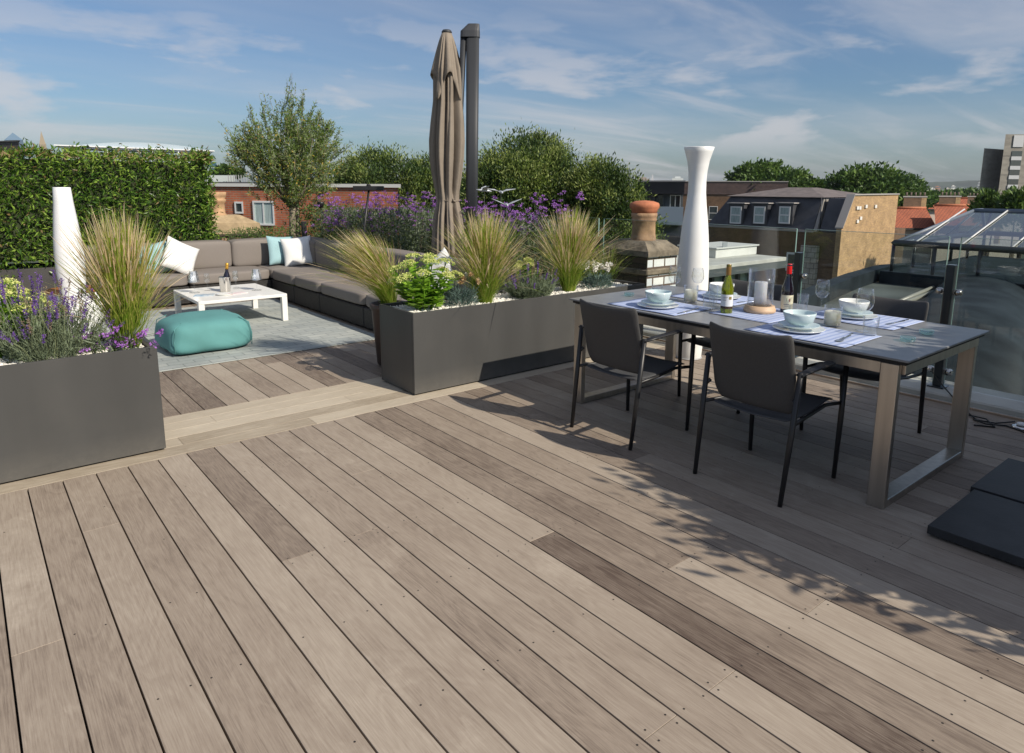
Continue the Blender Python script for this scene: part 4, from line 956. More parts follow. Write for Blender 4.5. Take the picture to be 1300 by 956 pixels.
for i, (x, y, w_, d_, h, n_, lb) in enumerate(specs): verbena((x, y, Zb), w_, d_, h, n_, lb, 40 + i, leafy=5200 if i < 3 else (2600 if i < 6 else 500), hmin=.50 if i < 3 else .66)
# low green filler plants in the far bed
def bush(loc, sx, sy, h, n, LL, LW, label, mats_, seed, name='leafy_shrub', cat='shrub', group=None, up=.6):
    global rng; rng = np.random.default_rng(seed); P = np.stack([rng.normal(0, .24, n) * sx, rng.normal(0, .24, n) * sy, rng.random(n) * h], 1)
    P[:, 0] = P[:, 0].clip(-.5 * sx, .5 * sx); q, mi = leaves(P, LL, LW, np.array([0, 0, up]), .2, len(mats_), 1.)
    m = MB(); m.quads(q, mi); o = m.build(name, mats_, recalc=False); o.location = loc; return tag(o, label, cat, group)
sh1 = leafmat('shrub_green', (.05, .10, .02), (.10, .18, .04)); sh2 = leafmat('shrub_light', (.12, .20, .05), (.20, .28, .08))
bush((3.6, 10.7, .45), 1.4, .5, .42, 3000, .06, .012, 'low feathery green shrub under the olive tree behind the sofa back', [sh1, sh2], 61)
bush((4.7, 10.9, .45), 1.1, .8, .75, 2600, .07, .02, 'dense green shrub right of the olive trunk', [sh1, sh2], 62)
bush((4.95, 4.98, .0), .5, .3, .72, 900, .07, .03, 'dark leafy plant between the right planter and the chimney', [sh1, sh2], 63)

# ------------------------------------------------------------------ hedge
h1 = leafmat('hedge_dark', (.035, .085, .012), (.06, .13, .02), .32, .25, 2.5); h2 = leafmat('hedge_mid', (.075, .16, .022), (.12, .22, .03), .32, .3, 2.5)
h3 = leafmat('hedge_light', (.22, .36, .05), (.32, .45, .08), .35, .35, 2.5); h4 = leafmat('hedge_bronze', (.22, .15, .05), (.34, .26, .14), .4, .3, 2.5)
rng = np.random.default_rng(77)
t = thing('hedge', 'tall clipped evergreen hedge growing in the long trough on the left', 'hedge', (.2, 10.62, .45))
n = 30000; X = rng.uniform(-2.9, 2.62, n); face = rng.random(n)
Y = np.where(face < .62, -.30 - np.abs(rng.normal(0, .045, n)) * np.where(rng.random(n) < .5, 1, -1.6), rng.uniform(-.3, .32, n)); Z = np.where(face < .80, rng.uniform(-.06, 1.46, n), 1.44 + rng.normal(0, .035, n))
edge = rng.random(n) < .08; X = np.where(edge, 2.62 + rng.normal(0, .05, n), X); Y = np.where(edge, rng.uniform(-.32, .32, n), Y)
cl = np.sin(X * 9 + np.sin(Z * 7) * 2) * np.sin(Z * 10 + X * 3); Y = Y - .045 * cl; Z = Z + .03 * np.sin(X * 13) * (Z > 1.3)
ragged = rng.random(n) < .06; Z = np.where(ragged & (Z > 1.35), Z + rng.uniform(0, .12, n), Z)
up = np.stack([rng.normal(0, .3, n), np.full(n, -.75), np.full(n, .45)], 1); q, _ = leaves(np.stack([X, Y, Z], 1), .078, .024, up, .4, 1, .75)
pr_ = rng.random(n); topz = Z > 1.25; mi = np.where(pr_ < .34, 0, np.where(pr_ < .70, 1, 2)); mi = np.where(topz & (rng.random(n) < .28), 2, mi); mi = np.where((rng.random(n) < np.where(Z > 1.38, .22, .03)), 3, mi)
m = MB(); m.quads(q, mi); m.build('foliage', [h1, h2, h3, h4], t, recalc=False)
m = MB(); m.box(-2.9, 2.60, -.16, .22, .12, 1.38); m.build('inner_twigs', mat('twig_dark', (.03, .04, .015), .9, var=.5, vscale=30), t)
m = MB()
for k in range(12): m.tube([(-2.7 + k * .48, 0, 0), (-2.7 + k * .48 + .03, 0, .2)], .018, 6)
m.build('stems', mat('bark', (.10, .075, .05), .9, var=.3, vscale=20, bump=.5), t)
# pale stone block at far left below the hedge
m = MB()
for k in range(4): m.box(-2.2, .32, 9.62, 10.15, .02 + k * .115, .130 + k * .115, b=.006)
o = m.build('garden_wall', mat('slate_course', (.22, .24, .25), .75, var=.25, vscale=5, stretch=(1, 1, 5), bump=.2)); tag(o, 'low grey stone garden wall at the left edge below the hedge', 'wall')

# ------------------------------------------------------------------ olive tree
barkm = mat('olive_bark', (.20, .17, .12), .9, var=.35, vscale=18, bump=.6, bscale=40)
ol1 = leafmat('olive_leaf', (.10, .17, .03), (.19, .27, .055), .5, .3, 4); ol2 = leafmat('olive_leaf_pale', (.19, .24, .10), (.30, .34, .18), .5, .3, 4); ol3 = leafmat('olive_leaf_yellow', (.50, .34, .05), (.60, .44, .10), .5, .3, 4)
rng = np.random.default_rng(5); rnd2 = random.Random(5)
T0 = Vector((4.22, 10.92, .45)); t = thing('olive_tree', 'loose crowned olive tree rising behind the sofa corner', 'tree', T0)
m = MB(); m.tube([(0, 0, 0), (-.01, .01, .35), (.01, 0, .72)], [.062, .052, .05], 10)
m.tube([(.05, .03, 0), (.09, .03, .4), (.10, .02, .74)], [.026, .022, .02], 8)
LP = []; UP = []
ends = []
for k in range(11):
    a = k * 2.399; r = .22 + .35 * rnd2.random(); e = Vector((math.cos(a) * r, math.sin(a) * r * .8, 1.15 + .75 * rnd2.random()))
    mid = Vector((e.x * .55, e.y * .55, .98 + .15 * rnd2.random())); m.tube([(0, 0, .70), mid, e], [.026, .015, .006], 6); ends.append((mid, e))
crown = [(.05, 0, 1.42, .72, .62, .56), (-.50, 0, 1.56, .44, .42, .46), (.52, .1, 1.48, .50, .42, .46), (.10, 0, 1.98, .50, .45, .40), (.02, 0, 1.08, .72, .55, .34), (.62, 0, 1.90, .26, .26, .24), (-.72, 0, 1.55, .22, .22, .22)]
for i in range(900):
    c = crown[rnd2.choices(range(7), weights=[11, 4.5, 5, 4.5, 5, 1, 1])[0]]; v = rng.normal(size=3); v /= np.linalg.norm(v); s_ = rng.random() ** .45
    P = np.array([c[0] + v[0] * c[3] * s_, c[1] + v[1] * c[4] * s_, c[2] + v[2] * c[5] * s_]); d = P - np.array([0, 0, 1.0]); d[2] += .5; d /= np.linalg.norm(d); d += rng.normal(0, .25, 3)
    Ls = rng.uniform(.14, .30); st = P - d * Ls * .5; e = P + d * Ls * .5
    if rng.random() < .5: m.tube([st, e], [.004, .002], 3)
    for q_ in np.linspace(0, 1, 26): LP.append(st + (e - st) * q_); UP.append(d * .7)
for (x, z0, z1) in ((-.30, 2.0, 2.50), (-.52, 1.9, 2.30), (.02, 2.2, 2.66), (.13, 2.2, 2.60), (.25, 2.2, 2.52), (.75, 1.95, 2.10), (-.88, 1.5, 1.95), (-.95, 1.3, 1.45), (.92, 1.5, 1.75), (-.72, 1.75, 1.98), (.55, 2.05, 2.25)):   # wispy shoots
    b_ = np.array([x * .8, rng.normal(0, .15), z0]); e = np.array([x * 1.03, rng.normal(0, .15), z1])
    for rr in range(3):
        o_ = rng.normal(0, .045, 3); m.tube([b_ + o_, e + o_], [.005, .002], 3)
        for q_ in np.linspace(0, 1, 26): LP.append(b_ + o_ + (e - b_) * q_ * (1 - .12 * rr)); UP.append(np.array([0, 0, .8]))
LP = np.array(LP); n = len(LP); LP += rng.normal(0, .012, LP.shape); q, _ = leaves(LP, .062, .0165, np.array(UP), .1, 1, .7)
pr_ = rng.random(n); mi = np.where(pr_ < .62, 0, np.where(pr_ < .975, 1, 2)); low = (LP[:, 2] < 1.5) & (rng.random(n) < .05); mi = np.where(low, 2, mi)
m.build('trunk', barkm, t); m = MB(); m.quads(q, mi); m.build('crown', [ol1, ol2, ol3], t, recalc=False)

# ------------------------------------------------------------------ folded cantilever parasol
canv = mat('taupe_canvas', (.24, .20, .158), .88, var=.08, vscale=5, bump=.45, bscale=14); alu = mat('anthracite_metal', (.030, .033, .038), .55)
pc = PD(569, 190, 8.0); mc = PD(601, 190, 8.0)
t = thing('parasol', 'large folded taupe cantilever parasol hanging from its dark mast', 'parasol', (pc.x, pc.y, 0))
rx, ry = CAM_R[0][0], CAM_R[0][1]
dx, dy = mc.x - pc.x, mc.y - pc.y
a_ = math.atan2(dy, dx)
prof = [(3.235, .045), (3.18, .075), (3.02, .115), (2.86, .150), (2.70, .158), (2.50, .158), (2.25, .182), (2.05, .195), (1.85, .188), (1.65, .165), (1.50, .140), (1.42, .125), (1.385, .118), (1.35, .118), (1.31, .128), (1.20, .158), (1.05, .180), (.90, .195), (.78, .205), (.66, .200)]
NS = 160
def pleat(th, z, r):
    ph = .35 * math.sin(z * 1.7) + .15 * math.sin(z * 4.1 + th); f = (.5 + .5 * math.cos(8 * th + ph)) ** 3.5; f2 = (.5 + .5 * math.cos(19 * th + 2.5 * math.sin(z * 1.1) + 1.0)) ** 2; f3 = .5 + .5 * math.cos(5 * th + 1.2 * z); tight = math.exp(-((z - 1.37) / .09) ** 2)
    return r * 1.10 * (1 - .46 * f * (1 - .6 * tight) - .13 * f2 * (1 - .5 * tight) - .10 * f3 * (1 - tight))
m = MB(); V = []; zs = []; dense = []
for i in range(len(prof) - 1):
    for k in range(3): q_ = k / 3; dense.append((prof[i][0] * (1 - q_) + prof[i + 1][0] * q_, prof[i][1] * (1 - q_) + prof[i + 1][1] * q_))
dense.append(prof[-1])
for z, r in dense:
    for k in range(NS):
        th = 2 * math.pi * k / NS; q_ = pleat(th, z, r); zz = z - (.05 * math.cos(8 * th) * (z < .7)); V.append((q_ * math.cos(th) * 1.06 + .012 * math.sin(z * 3), q_ * math.sin(th), zz))
W = len(dense); m.add(V, [(i * NS + k, (i + 1) * NS + k, (i + 1) * NS + (k + 1) % NS, i * NS + (k + 1) % NS) for i in range(W - 1) for k in range(NS)], 0, True)
cano = m.build('canopy', canv, t)
# upper vent flap: hangs in points over the shoulder
m = MB(); V = []; rows = 9
for i in range(rows):
    q_ = i / (rows - 1)
    for k in range(NS):
        th = 2 * math.pi * k / NS; c4 = abs(math.cos(2 * th - .75)); low = 2.80 - .30 * c4 ** 5 - .05 * (.5 + .5 * math.cos(8 * th)); z = 3.245 + (low - 3.245) * q_; r = .056 + .135 * q_ ** .85; r *= 1 - .26 * (.5 + .5 * math.cos(8 * th + .5)) ** 1.6 * q_ ** .5 + .05 * math.cos(3 * th) * q_
        V.append((r * math.cos(th) * 1.04, r * math.sin(th), z))
m.add(V, [(i * NS + k, (i + 1) * NS + k, (i + 1) * NS + (k + 1) % NS, i * NS + (k + 1) % NS) for i in range(rows - 1) for k in range(NS)], 0, True); v_ = m.build('vent_flap', canv, t)
sd = v_.modifiers.new('s', 'SOLIDIFY'); sd.thickness = .004
m = MB(); m.lathe([(.0, 3.24), (.056, 3.242), (.060, 3.262), (.045, 3.282), (.0, 3.288)], 24); m.build('finial', alu, t)
m = MB(); pts = [((.113 + .006 * math.cos(9 * a)) * 1.07 * math.cos(a), (.113 + .006 * math.cos(9 * a)) * math.sin(a), 1.368 + .01 * math.sin(a)) for a in np.linspace(0, 2 * math.pi, 61)]; m.tube(pts, .018, 6, caps=False, flat=.35); m.tube([(-.02, -.125, 1.38), (-.03, -.135, 1.36), (-.0, -.13, 1.345)], .014, 8); m.build('tie_strap', canv, t)
# mast (oval profile), cap, strut and slider
ML = Vector((dx, dy, 0))
def oval(cx_, cy_, z, rx_, ry_, n=20): return [(cx_ + rx_ * math.cos(q) * math.cos(a_) - ry_ * math.sin(q) * math.sin(a_), cy_ + rx_ * math.cos(q) * math.sin(a_) + ry_ * math.sin(q) * math.cos(a_), z) for q in [2 * math.pi * k / n for k in range(n)]]
def oval(cx_, cy_, z, rx_, ry_, n=28):
    out = []
    for k in range(n):
        q = 2 * math.pi * k / n; c, s_ = math.cos(q), math.sin(q); e = (abs(c) ** 4 + abs(s_) ** 4) ** -.25; a1, b1 = rx_ * c * e, ry_ * s_ * e; out.append((cx_ + a1 * math.cos(a_) - b1 * math.sin(a_), cy_ + a1 * math.sin(a_) + b1 * math.cos(a_), z))
    return out
m = MB(); ux, uy = dx / ML.length, dy / ML.length
m.loft(oval(dx - ux * .035, dy - uy * .035, .35, .066, .05), oval(dx, dy, 3.20, .074, .052), smooth=True); m.build('mast', alu, t)
m = MB(); m.loft(oval(dx - ux * .03, dy - uy * .03, 3.202, .112, .062), oval(dx - ux * .028, dy - uy * .028, 3.27, .110, .062)); m.loft(oval(dx - ux * .027, dy - uy * .027, 3.2705, .108, .060), oval(dx + ux * .012, dy + uy * .012, 3.345, .066, .048)); m.build('mast_cap', mat('anthracite_plastic', (.05, .052, .058), .5), t)
m = MB(); m.tube([(dx - ux * .105, dy - uy * .105, 3.20), (dx - ux * .155, dy - uy * .155, 2.2), (dx - ux * .20, dy - uy * .20, 2.02)], [.038, .030, .028], 10); m.build('strut', alu, t)
m = MB(); m.box(-.05, .05, -.045, .045, 1.98, 2.14, b=.008, T=Matrix.Translation((dx - ux * .185, dy - uy * .185, 0)) @ Matrix.Rotation(a_, 4, 'Z')); m.build('slider_joint', MATS['black_matt'], t)
m = MB(); m.box(-.4, .4, -.4, .4, .373, .40, b=.004); m.build('base_plate', alu, t)

# ------------------------------------------------------------------ heater lamp, lantern, birds
p = PD(462, 290, 8.6); t = thing('patio_heater', 'black flat headed heater on a thin pole among the verbena', 'heater', (p.x, p.y, .371))
ph = PD(468, 239, 8.6); hd = Vector((ph.x - p.x, ph.y - p.y, ph.z - .371))
m = MB(); m.tube([(0, 0, 0), (0, 0, .6), (hd.x, hd.y, hd.z - .03)], .014, 8); m.build('pole', blackm, t)
m = MB(); m.box(-.19, .19, -.05, .05, -.028, .028, b=.006, T=Matrix.Translation(hd) @ Matrix.Rotation(math.atan2(ry, rx) + .1, 4, 'Z')); m.tube([(hd.x, hd.y, hd.z + .028), (hd.x, hd.y, hd.z + .055)], [.03, .02], 10); m.build('heater_head', blackm, t)
p = PD(408, 275, 10.9); t = thing('garden_lantern', 'small black post lantern right of the olive trunk', 'lantern', (p.x, p.y, .45)); zt = PD(408, 256, 10.9).z - .45
m = MB(); m.tube([(0, 0, 0), (0, 0, zt - .1)], .012, 8); m.build('post', blackm, t)
m = MB(); m.lathe([(.0, zt - .1), (.03, zt - .1), (.055, zt - .03), (.055, zt), (.0, zt)], 12); m.build('cup', blackm, t)
m = MB(); m.lathe([(.04, zt + .001), (.04, zt + .08), (.0, zt + .08)], 12); m.build('glass', clear, t)
m = MB(); m.lathe([(.045, zt + .081), (.048, zt + .09), (.02, zt + .12), (.0, zt + .125)], 12); m.build('lid', blackm, t)
p = PD(386, 291, 10.8); m = MB(); zz = p.z; m.box(-.035, .035, -.03, .03, .45, zz + .12, b=.004); o = m.build('bollard_light', blackm); o.location = (p.x, p.y, 0); tag(o, 'short black bollard light at the foot of the olive tree', 'bollard light')
birdm = mat('bird_white_metal', (.55, .58, .60), .4, metal=.3)
def bird(px, py, D, yaw, wing, label):
    p = PD(px, py, D); t = thing('garden_bird', label, 'bird ornament', (p.x, p.y, Zb), rz=yaw, group='white metal birds on wire stakes'); h = p.z - Zb
    m = MB(); m.tube([(0, 0, 0), (.004, 0, h * .5), (0, 0, h - .01)], .0014, 5); m.build('stake', mat('wire_grey', (.10, .11, .10), .5), t)
    m = MB(); m.tube([(0, -.075, h - .008), (0, -.03, h), (0, .04, h + .004), (0, .085, h + .012)], [.004, .014, .013, .003], 8); m.build('body', birdm, t)
    for s_ in (-1, 1):
        m = MB(); pts = [(s_ * x, y - .02 * abs(x) * 8, h + z) for x, y, z in ((.008, .03, .004), (.06, .035, .03), (.145, -.01, wing), (.05, -.03, .018), (.008, -.025, .004))]; 
        top = pts; bot = [(a, b_, c - .003) for a, b_, c in pts]; m.loft(top, bot); m.build('wing', birdm, t)
bird(615, 242, 7.0, R(60), .05, 'leftmost of the three white metal birds, next to the parasol mast'); 
bird(636, 244, 6.8, R(-25), .035, 'upper right white metal bird above the verbena'); bird(643, 260, 6.5, R(-30), .06, 'lowest of the three white metal birds, with wide raised wings')

# ------------------------------------------------------------------ chimneys
tileb = brickmat('glazed_white_brick', (.80, .80, .77), (.66, .69, .71), (.14, .10, .08), rough=.22, bw=.20, bh=.105, msize=.012, var=.22)
darkb = brickmat('dark_brick', (.045, .032, .026), (.075, .05, .036), (.03, .025, .02), bw=.225, bh=.075, msize=.01, var=.4)
flaun = mat('mortar_cap', (.185, .15, .11), .95, var=.4, vscale=10, bump=.8, bscale=25); terra = mat('terracotta', (.44, .155, .075), .8, var=.2, vscale=12, bump=.2); clayp = mat('weathered_clay', (.34, .21, .12), .85, var=.35, vscale=8, bump=.3)
t = thing('chimney', 'chimney stack of white glazed brick with a clay pot beyond the glass', 'chimney', (5.92, 4.93, 0))
m = MB(); m.box(0, .52, 0, .78, -1.2, .55); m.box(-.0, .52, .0, .78, .6205, .76); m.build('stack', tileb, t, uv=True)
m = MB(); m.box(-.012, -.0005, -.0, .79, -1.2, .76); m.build('dark_face', darkb, t, uv=True)  # thin sheet of darker brick covering the left side of the stack
m = MB(); m.box(-.03, .55, -.03, .82, .551, .62, b=.015); m.build('string_course', flaun, t)
m = MB(); m.loft([(-.04, -.04, .761), (.56, -.04, .761), (.56, .83, .761), (-.04, .83, .761)], [(-.03, -.03, .82), (.55, -.03, .82), (.55, .82, .82), (-.03, .82, .82)]); m.loft([(-.03, -.03, .8205), (.55, -.03, .8205), (.55, .82, .8205), (-.03, .82, .8205)], [(.06, .10, .925), (.44, .10, .925), (.44, .56, .925), (.06, .56, .925)]); m.build('mortar_flaunching', flaun, t)
m = MB(); m.lathe([(.150, .90), (.145, .95), (.135, 1.0), (.133, 1.13), (.142, 1.145), (.146, 1.165), (.140, 1.18), (.148, 1.195), (.150, 1.235), (.12, 1.24), (.11, 1.1)], 32, c=(.23, .27, 0)); m.build('pot', clayp, t)
m = MB(); m.lathe([(.0, 1.2), (.146, 1.2405), (.150, 1.270), (.168, 1.295), (.172, 1.325), (.162, 1.35), (.10, 1.372), (.0, 1.38)], 32, c=(.23, .27, 0)); m.build('terracotta_cap', terra, t)
redb = brickmat('red_brick', (.48, .14, .058), (.37, .10, .048), (.30, .22, .16), bw=.225, bh=.075, msize=.010, var=.25)
p = PD(296, 300, 14.2); t = thing('chimney', 'squat brick chimney with domed mortar top behind the sofa on the left', 'chimney', (p.x, p.y, -.234), R(-4)); t.scale = (1.154,) * 3
m = MB(); m.box(-.52, .48, 0, .7, -2, .60); m.build('stack', brickmat('buff_brick', (.26, .17, .11), (.18, .11, .075), (.08, .06, .05), bw=.225, bh=.075, msize=.012, var=.4), t, uv=True)
m = MB()
for k in range(5): m.box(-.56 + k * .235, -.44 + k * .235, -.05, -.001, .52 - (k % 2) * .0, .615, b=.006)
m.box(-.55, .51, -.04, .74, .616, .66, b=.008); m.build('dark_dentils', darkb, t, uv=True)
m = MB(); A = [(-.54, -.02, .661), (.50, -.02, .661), (.50, .72, .661), (-.54, .72, .661)]; B_ = [(-.53, -.01, .87), (.48, -.01, .84), (.48, .71, .84), (-.53, .71, .87)]; C_ = [(-.40, .15, .985), (.18, .15, .99), (.18, .55, .99), (-.40, .55, .985)]
m.loft(A, B_); m.loft([(a, b_, c + .0005) for a, b_, c in B_], C_); m.build('mortar_top', mat('sandy_mortar', (.36, .27, .16), .95, var=.25, vscale=7, bump=.7, bscale=22), t)
m = MB(); m.lathe([(.17, .95), (.16, 1.0), (.135, 1.02), (.130, 1.20), (.155, 1.23), (.160, 1.27), (.135, 1.285), (.165, 1.32), (.170, 1.40), (.13, 1.405), (.12, 1.2)], 28, c=(-.17, .32, 0)); m.build('pot', mat('buff_clay', (.42, .26, .14), .85, var=.3, vscale=8), t)
# ================================================================== THE CITY AROUND
GZ = -12.
m = MB(); m.box(-9000, 9000, -3000, 12000, GZ - 1, GZ); struct(m.build('ground', mat('city_ground', (.10, .10, .075), .95, c2=(.06, .09, .04), var=.4, vscale=.05)))
# low hills on the horizon
def hills(D, hmin, hmax, name, c, seed, th0=-70, th1=70):
    rg = random.Random(seed); m = MB(); top = []; n = 140; base_ = math.atan2(CAM_R[2][1], CAM_R[2][0])
    ph = [rg.uniform(0, 6) for _ in range(6)]
    V = []; 
    for i in range(n + 1):
        a = base_ + R(th0 + (th1 - th0) * i / n); u = i / n * 20; h = hmin + (hmax - hmin) * (.5 + .22 * math.sin(u * 1.1 + ph[0]) + .16 * math.sin(u * 2.7 + ph[1]) + .07 * math.sin(u * 7 + ph[2]) + .05 * math.sin(u * 17 + ph[3]))
        for r, z in ((D * .90, GZ - .5), (D, h), (D * 1.12, GZ - .5)): V.append((r * math.cos(a), r * math.sin(a), z))
    m.add(V, [f for i in range(n) for f in ((i * 3, i * 3 + 3, i * 3 + 4, i * 3 + 1), (i * 3 + 1, i * 3 + 4, i * 3 + 5, i * 3 + 2))], 0, True); struct(m.build(name, mat(name + '_m', c, .95, var=.4, vscale=.02)))
hills(2600, 6, 34, 'hills', (.045, .06, .04), 4)
hills(1500, -6, 8, 'wooded_rise', (.035, .055, .025), 9)

def frame(A, B):
    """local frame of a facade: origin A, u along A->B, outward normal towards the viewer"""
    u = Vector((B.x - A.x, B.y - A.y, 0)); Lw = u.length; u.normalize(); n_ = Vector((u.y, -u.x, 0))
    if n_.dot(Vector((-A.x, -A.y, 0))) < 0: n_ = -n_
    return Vector((A.x, A.y, 0)), u, n_, Lw
class Facade:
    def __init__(s, A, B):
        s.o, s.u, s.n, s.L = frame(A, B); mid = s.o + s.u * s.L * .5; s.n = -Vector((mid.x, mid.y, 0)).normalized()
    def M(s): return Matrix(((s.u.x, -s.n.x, 0, s.o.x), (s.u.y, -s.n.y, 0, s.o.y), (0, 0, 1, 0), (0, 0, 0, 1)))  # local: x along, y away from viewer
    def uof(s, px, py=250):  # photo column -> distance along
        d = ray(px, py); a = np.array([[d[0], -s.u.x], [d[1], -s.u.y]]); k, uu = np.linalg.solve(a, [s.o.x, s.o.y]); return uu
    def zof(s, px, py):
        d = ray(px, py); a = np.array([[d[0], -s.u.x], [d[1], -s.u.y]]); k, uu = np.linalg.solve(a, [s.o.x, s.o.y]); return EYE + k * d[2]
    def part(s, parent, name, fn, mt, uv=False):
        m = MB(); fn(m); V = [np.array([tuple(s.M() @ Vector(p)) for p in v]) for v in m.v]; m.v = V; T = parent.matrix_basis.inverted()
        m.v = [np.array([tuple(Vector(p) - parent.location) for p in v]) for v in m.v]
        return m.build(name, mt, parent, uv=uv)
    def window(s, parent, u0, u1, z0, z1, fm, pm, bars=1, depth=0., vb=0, name='window'):
        w_ = .06 * max(1, (u1 - u0) / 1.2)
        def f(m):
            m.box(u0, u1, -.06 + depth, .04 + depth, z0, z0 + w_); m.box(u0, u1, -.06 + depth, .04 + depth, z1 - w_, z1); m.box(u0, u0 + w_, -.06 + depth, .04 + depth, z0 + w_ + .001, z1 - w_ - .001); m.box(u1 - w_, u1, -.06 + depth, .04 + depth, z0 + w_ + .001, z1 - w_ - .001)
            for k in range(bars): zz = z0 + (z1 - z0) * (k + 1) / (bars + 1); m.box(u0 + w_ + .001, u1 - w_ - .001, -.05 + depth, .035 + depth, zz - w_ * .4, zz + w_ * .4)
            for k in range(vb): uu = u0 + (u1 - u0) * (k + 1) / (vb + 1); m.box(uu - w_ * .5, uu + w_ * .5, -.045 + depth, .03 + depth, z0 + w_ + .001, z1 - w_ - .001)
        o = s.part(parent, name, f, fm)
        def g(m): m.box(u0 + .5 * w_, u1 - .5 * w_, -.02 + depth, .02 + depth, z0 + .5 * w_, z1 - .5 * w_)
        p_ = s.part(parent, 'pane', g, pm); p_.parent = o; return o
white_f = mat('white_frame', (.75, .75, .73), .45); pane_d = mat('window_dark', (.03, .04, .045), .06, spec=1); pane_c = mat('window_curtain', (.38, .47, .46), .25, coat=.5, var=.25, vscale=4, stretch=(6, 6, .4))
stone_w = mat('white_coping', (.68, .67, .63), .7)

# --- red brick house behind the sofa
F = Facade(PD(236, 250, 23.5), PD(505, 250, 21.5)); bh = thing('brick_house', 'red brick house with white windows behind the sofa and olive tree', 'house', tuple(F.o))
zt = F.zof(300, 237); F.part(bh, 'wall', lambda m: m.box(0, F.L, 0, 8, GZ, zt), redb, uv=True)
F.part(bh, 'coping', lambda m: m.box(-.1, F.L + .1, -.08, .3, zt + .002, zt + .11), stone_w)
F.part(bh, 'rooftop', lambda m: m.box(.1, F.L - .1, .32, 7.9, zt + .001, zt + .05), mat('roof_felt', (.12, .12, .12), .9))
def win(F, par, x0, y0, x1, y1, fm, pm, **k): F.window(par, F.uof(x0), F.uof(x1), F.zof((x0 + x1) / 2, y1), F.zof((x0 + x1) / 2, y0), fm, pm, **k)
win(F, bh, 320, 255, 347, 286, white_f, pane_c, bars=0, vb=1); win(F, bh, 297, 256, 308, 271, white_f, pane_d, bars=0); win(F, bh, 262, 257, 272, 272, white_f, pane_d, bars=0)
F.part(bh, 'downpipe', lambda m: m.box(F.uof(376), F.uof(376) + .09, -.1, -.01, GZ, zt - .1), MATS['black_matt'])
# --- flat roofed building above it
F = Facade(PD(262, 240, 34), PD(318, 240, 34)); b2 = thing('flat_roofed_block', 'low grey flat roofed block with white top showing above the red brick house', 'building', tuple(F.o))
F.part(b2, 'dark_wall', lambda m: m.box(0, F.L, 0, 5, GZ, F.zof(290, 231)), mat('grey_cladding', (.09, .09, .095), .6, var=.2, vscale=2)); F.part(b2, 'white_upper', lambda m: m.box(-.2, F.uof(300), .3, 4, F.zof(290, 231) + .005, F.zof(290, 222.5)), mat('pale_render', (.55, .60, .58), .7))
F.part(b2, 'railing', lambda m: [m.box(q, q + .05, -.02, .03, F.zof(290, 231) + .005, F.zof(290, 222)) for q in np.linspace(F.uof(291), F.uof(317), 9)], MATS['grey_plastic'])
# --- glass office sliver
F = Facade(PD(267, 240, 420), PD(277, 240, 420)); b3 = thing('glass_office', 'distant blue glass office sliver right of the hedge', 'building', tuple(F.o)); F.part(b3, 'wall', lambda m: m.box(0, F.L, 0, 12, GZ, F.zof(272, 206)), mat('blue_glass', (.07, .16, .21), .2))
F.part(b3, 'floor_band', lambda m: [m.box(-.05, F.L + .05, -.3, -.01, z, z + .5) for z in np.arange(GZ + 3, F.zof(272, 207), 3.5)], MATS['pale_render'])
# --- stadium roof
F = Facade(PD(70, 200, 560), PD(273, 200, 640)); st_ = thing('stadium', 'distant stadium with a wide white truss roof above the hedge', 'stadium', tuple(F.o))
z0 = z1 = F.zof(180, 187.5)
F.part(st_, 'roof_edge', lambda m: [m.box(0, F.L, 0, 40, z0 - 1.0, z0), m.box(F.L * .03, F.L * .98, 2, 38, z0 - 2.4, z0 - 1.5)], mat('stadium_white', (.70, .71, .72), .5))
def arc(m):
    for i in range(30):
        g = lambda q: (F.L * (.14 + .80 * q), z0 + .3 + 4.4 * math.sin(math.pi * q) ** .8); p0, p1 = g(i / 30), g((i + 1) / 30)
        m.add([(p0[0], 4, z0 + .05), (p1[0], 4, z0 + .05), (p1[0], 4, p1[1]), (p0[0], 4, p0[1]), (p0[0], 30, z0 + .05), (p1[0], 30, z0 + .05), (p1[0], 30, p1[1]), (p0[0], 30, p0[1])], [(0, 1, 2, 3), (7, 6, 5, 4), (3, 2, 6, 7)])
F.part(st_, 'arched_canopy', arc, mat('stadium_glazing', (.36, .43, .48), .4))
F.part(st_, 'stand', lambda m: m.box(F.L * .08, F.L * .9, 8, 55, GZ, min(z0, z1) - 5), mat('stadium_grey', (.28, .31, .34), .6))
F.part(st_, 'mast', lambda m: [m.tube([(F.L * q, 2, min(z0, z1) - 14), (F.L * q, 2, z0 + (z1 - z0) * q - 1)], .6, 6) for q in (.3, .43, .58, .75, .93)], MATS['stadium_white'])
